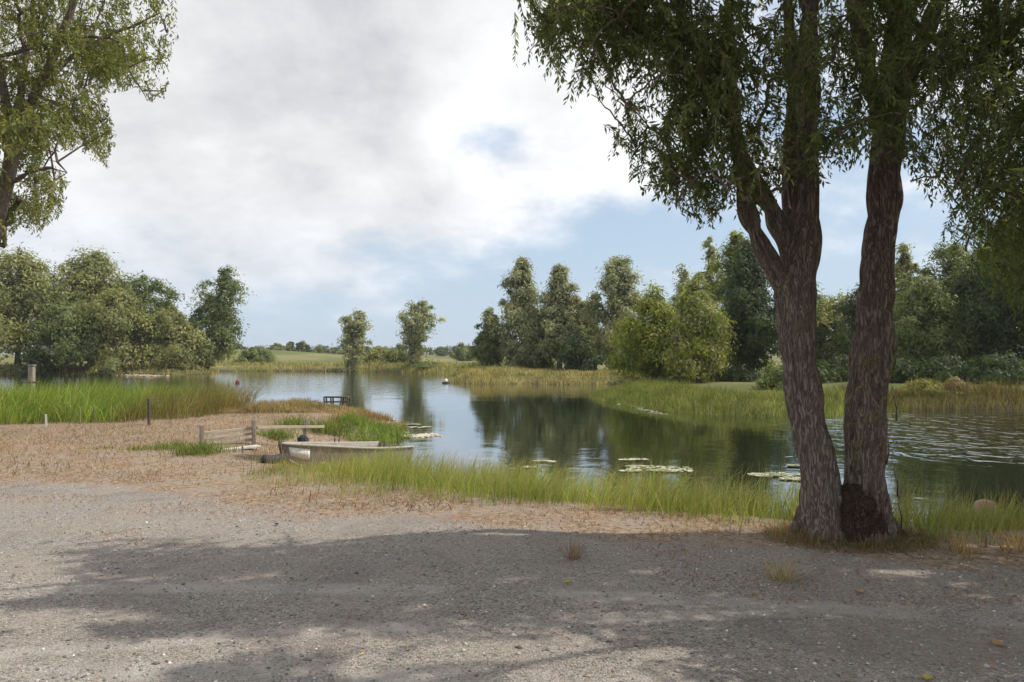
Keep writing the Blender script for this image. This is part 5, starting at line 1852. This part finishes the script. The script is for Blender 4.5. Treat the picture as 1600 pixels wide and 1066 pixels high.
C = palette(n, [(0.25, 0.23, 0.205), (0.40, 0.37, 0.33), (0.15, 0.138, 0.128), (0.33, 0.25, 0.205), (0.60, 0.57, 0.53)], 0.18, [.30, .28, .24, .11, .07])
obj('gravel_stones', new_mesh('gravel_stones', V.reshape(-1, 3), F, np.repeat(C, 6, 0)), M_STONE, None, None, 'loose small stones strewn over the gravel yard', 'gravel', None, 'stuff')


# weeds standing singly on the gravel
def weed(px, py, name, label, cat, n, h, cols, spread_=0.05, lean=0.5, w_=(0.003, 0.006), group='weeds and tufts by the gravel', curl=0.4):
    b_ = on_plane(px, py, 0.0)
    b_[2] = gz(b_[0], b_[1])
    root = np.stack([RNG.normal(0, spread_, n), RNG.normal(0, spread_, n), np.full(n, -0.01)], 1)
    V, Q, T, C = blades(root, RNG.uniform(0.45, 1, n) * h, RNG.uniform(*w_, n), RNG.uniform(0, 6.28, n), np.abs(RNG.normal(0, lean, n)), np.abs(RNG.normal(0, curl, n)), palette(n, cols))
    o = empty(name, tuple(b_), label, cat, group)
    obj('blades', new_mesh('blades', V, [Q, T], C), M_GRASS, o, kind='stuff')


weed(897, 872, 'dry_weed', 'reddish dry weed with upright stems on the gravel edge left of the trunks', 'weed', 70, 0.24, [(0.36, 0.24, 0.15), (0.28, 0.16, 0.10)], 0.04, 0.35)
weed(1222, 905, 'straw_tuft', 'pale straw tuft on the shaded gravel before the left trunk', 'tuft', 120, 0.26, [(0.46, 0.38, 0.22), (0.38, 0.30, 0.18)], 0.05, 0.6)
weed(1503, 862, 'dry_weed', 'straw coloured weed at the grass edge right of the trunks', 'weed', 110, 0.24, [(0.46, 0.34, 0.17), (0.36, 0.24, 0.12)], 0.06, 0.4)
weed(1592, 858, 'dry_weed', 'straw coloured weed at the grass edge by the right picture edge', 'weed', 110, 0.30, [(0.46, 0.34, 0.17), (0.36, 0.24, 0.12)], 0.06, 0.35)
for px, py, n_, h_, lab in ((312, 708, 420, 0.30, 'bright green weed clump round the left fence post'), (262, 700, 260, 0.20, 'low green weed clump left of the fence'),
                            (216, 702, 120, 0.12, 'tiny green weed tuft on the dry turf left of the fence'), (430, 678, 420, 0.34, 'green bush of weeds between the fence and the rail'),
                            (165, 700, 70, 0.10, 'tiny dark weed tuft on the dry turf at left'), (500, 664, 420, 0.40, 'green weeds right of the tall thin post'),
                            (455, 664, 300, 0.34, 'green and brown weeds behind the pale rail'), (415, 718, 160, 0.10, 'low moss green growth before the boat bow')):
    weed(px, py, 'green_weeds', lab, 'weeds', n_, h_, [(0.17, 0.22, 0.05), (0.23, 0.26, 0.07), (0.12, 0.16, 0.04)], 0.20 if n_ > 200 else 0.12, 0.4, (0.008, 0.016))

M_YEL = leaf_mat('fallen_leaf', 0.15)
lc = [(0.50, 0.36, 0.06), (0.42, 0.25, 0.06), (0.36, 0.22, 0.10)]
for i, (px, py, r_, lab) in enumerate(((888, 911, 0.035, 'yellow fallen leaf on the shaded gravel below the reddish weed'), (1341, 925, 0.045, 'yellow fallen leaf on the gravel in front of the right trunk'), (1562, 1008, 0.05, 'brown fallen leaf on the gravel near the lower right corner'),
                                       (1450, 1060, 0.04, 'yellow fallen leaf at the bottom picture edge on the right'), (432, 820, 0.035, 'dark curled leaf on the sunny gravel left of centre'))):
    b_ = on_plane(px, py, 0.0)
    aa = np.linspace(0, 2 * math.pi, 12, endpoint=False)
    r_ *= 0.6
    ring = np.stack([r_ * 1.4 * np.cos(aa), r_ * 0.8 * np.sin(aa) * (1 + 0.2 * np.cos(3 * aa)), 0.008 + 0.012 * np.abs(np.sin(aa + i))], 1)
    V = np.concatenate([[[0, 0, 0.006]], ring])
    F = np.array([(0, k + 1, (k + 1) % 12 + 1) for k in range(12)])
    c_ = np.array(lc[i % 3]) if i < 4 else np.array((0.05, 0.035, 0.025))
    o = obj('fallen_leaf', new_mesh('fallen_leaf', V, F, np.repeat(c_[None], 13, 0)), M_YEL, None, (b_[0], b_[1], gz(b_[0], b_[1]) + 0.004), lab, 'leaf', 'fallen leaves on the gravel')
    o.rotation_euler = (0.05, 0.04, random.uniform(0, 6.28))
n = 1500
y = RNG.uniform(3.2, 7.2, n)
x = RNG.uniform(-3.2, 6.5, n)
k = (y < near_edge(x) + 0.2) & (RNG.random(n) < smooth(-3, 3, x))
x, y = x[k], y[k]
n = len(x)
c = np.stack([x, y, ground_z(x, y) + 0.012], 1)
a = RNG.uniform(0, 6.28, n)
V, Q = leaf_quads(c, np.stack([np.cos(a), np.sin(a), RNG.normal(0, .1, n)], 1), unit(np.stack([RNG.normal(0, .25, n), RNG.normal(0, .25, n), np.ones(n)], 1)), RNG.uniform(0.03, 0.07, n), RNG.uniform(0.006, 0.014, n))
obj('leaf_litter', new_mesh('leaf_litter', V, Q, np.repeat(palette(n, [(0.33, 0.22, 0.10), (0.24, 0.15, 0.08), (0.42, 0.32, 0.14)]), 4, 0)), M_YEL, None, None, 'scattered narrow dry willow leaves on the shaded gravel', 'leaf litter', None, 'stuff')
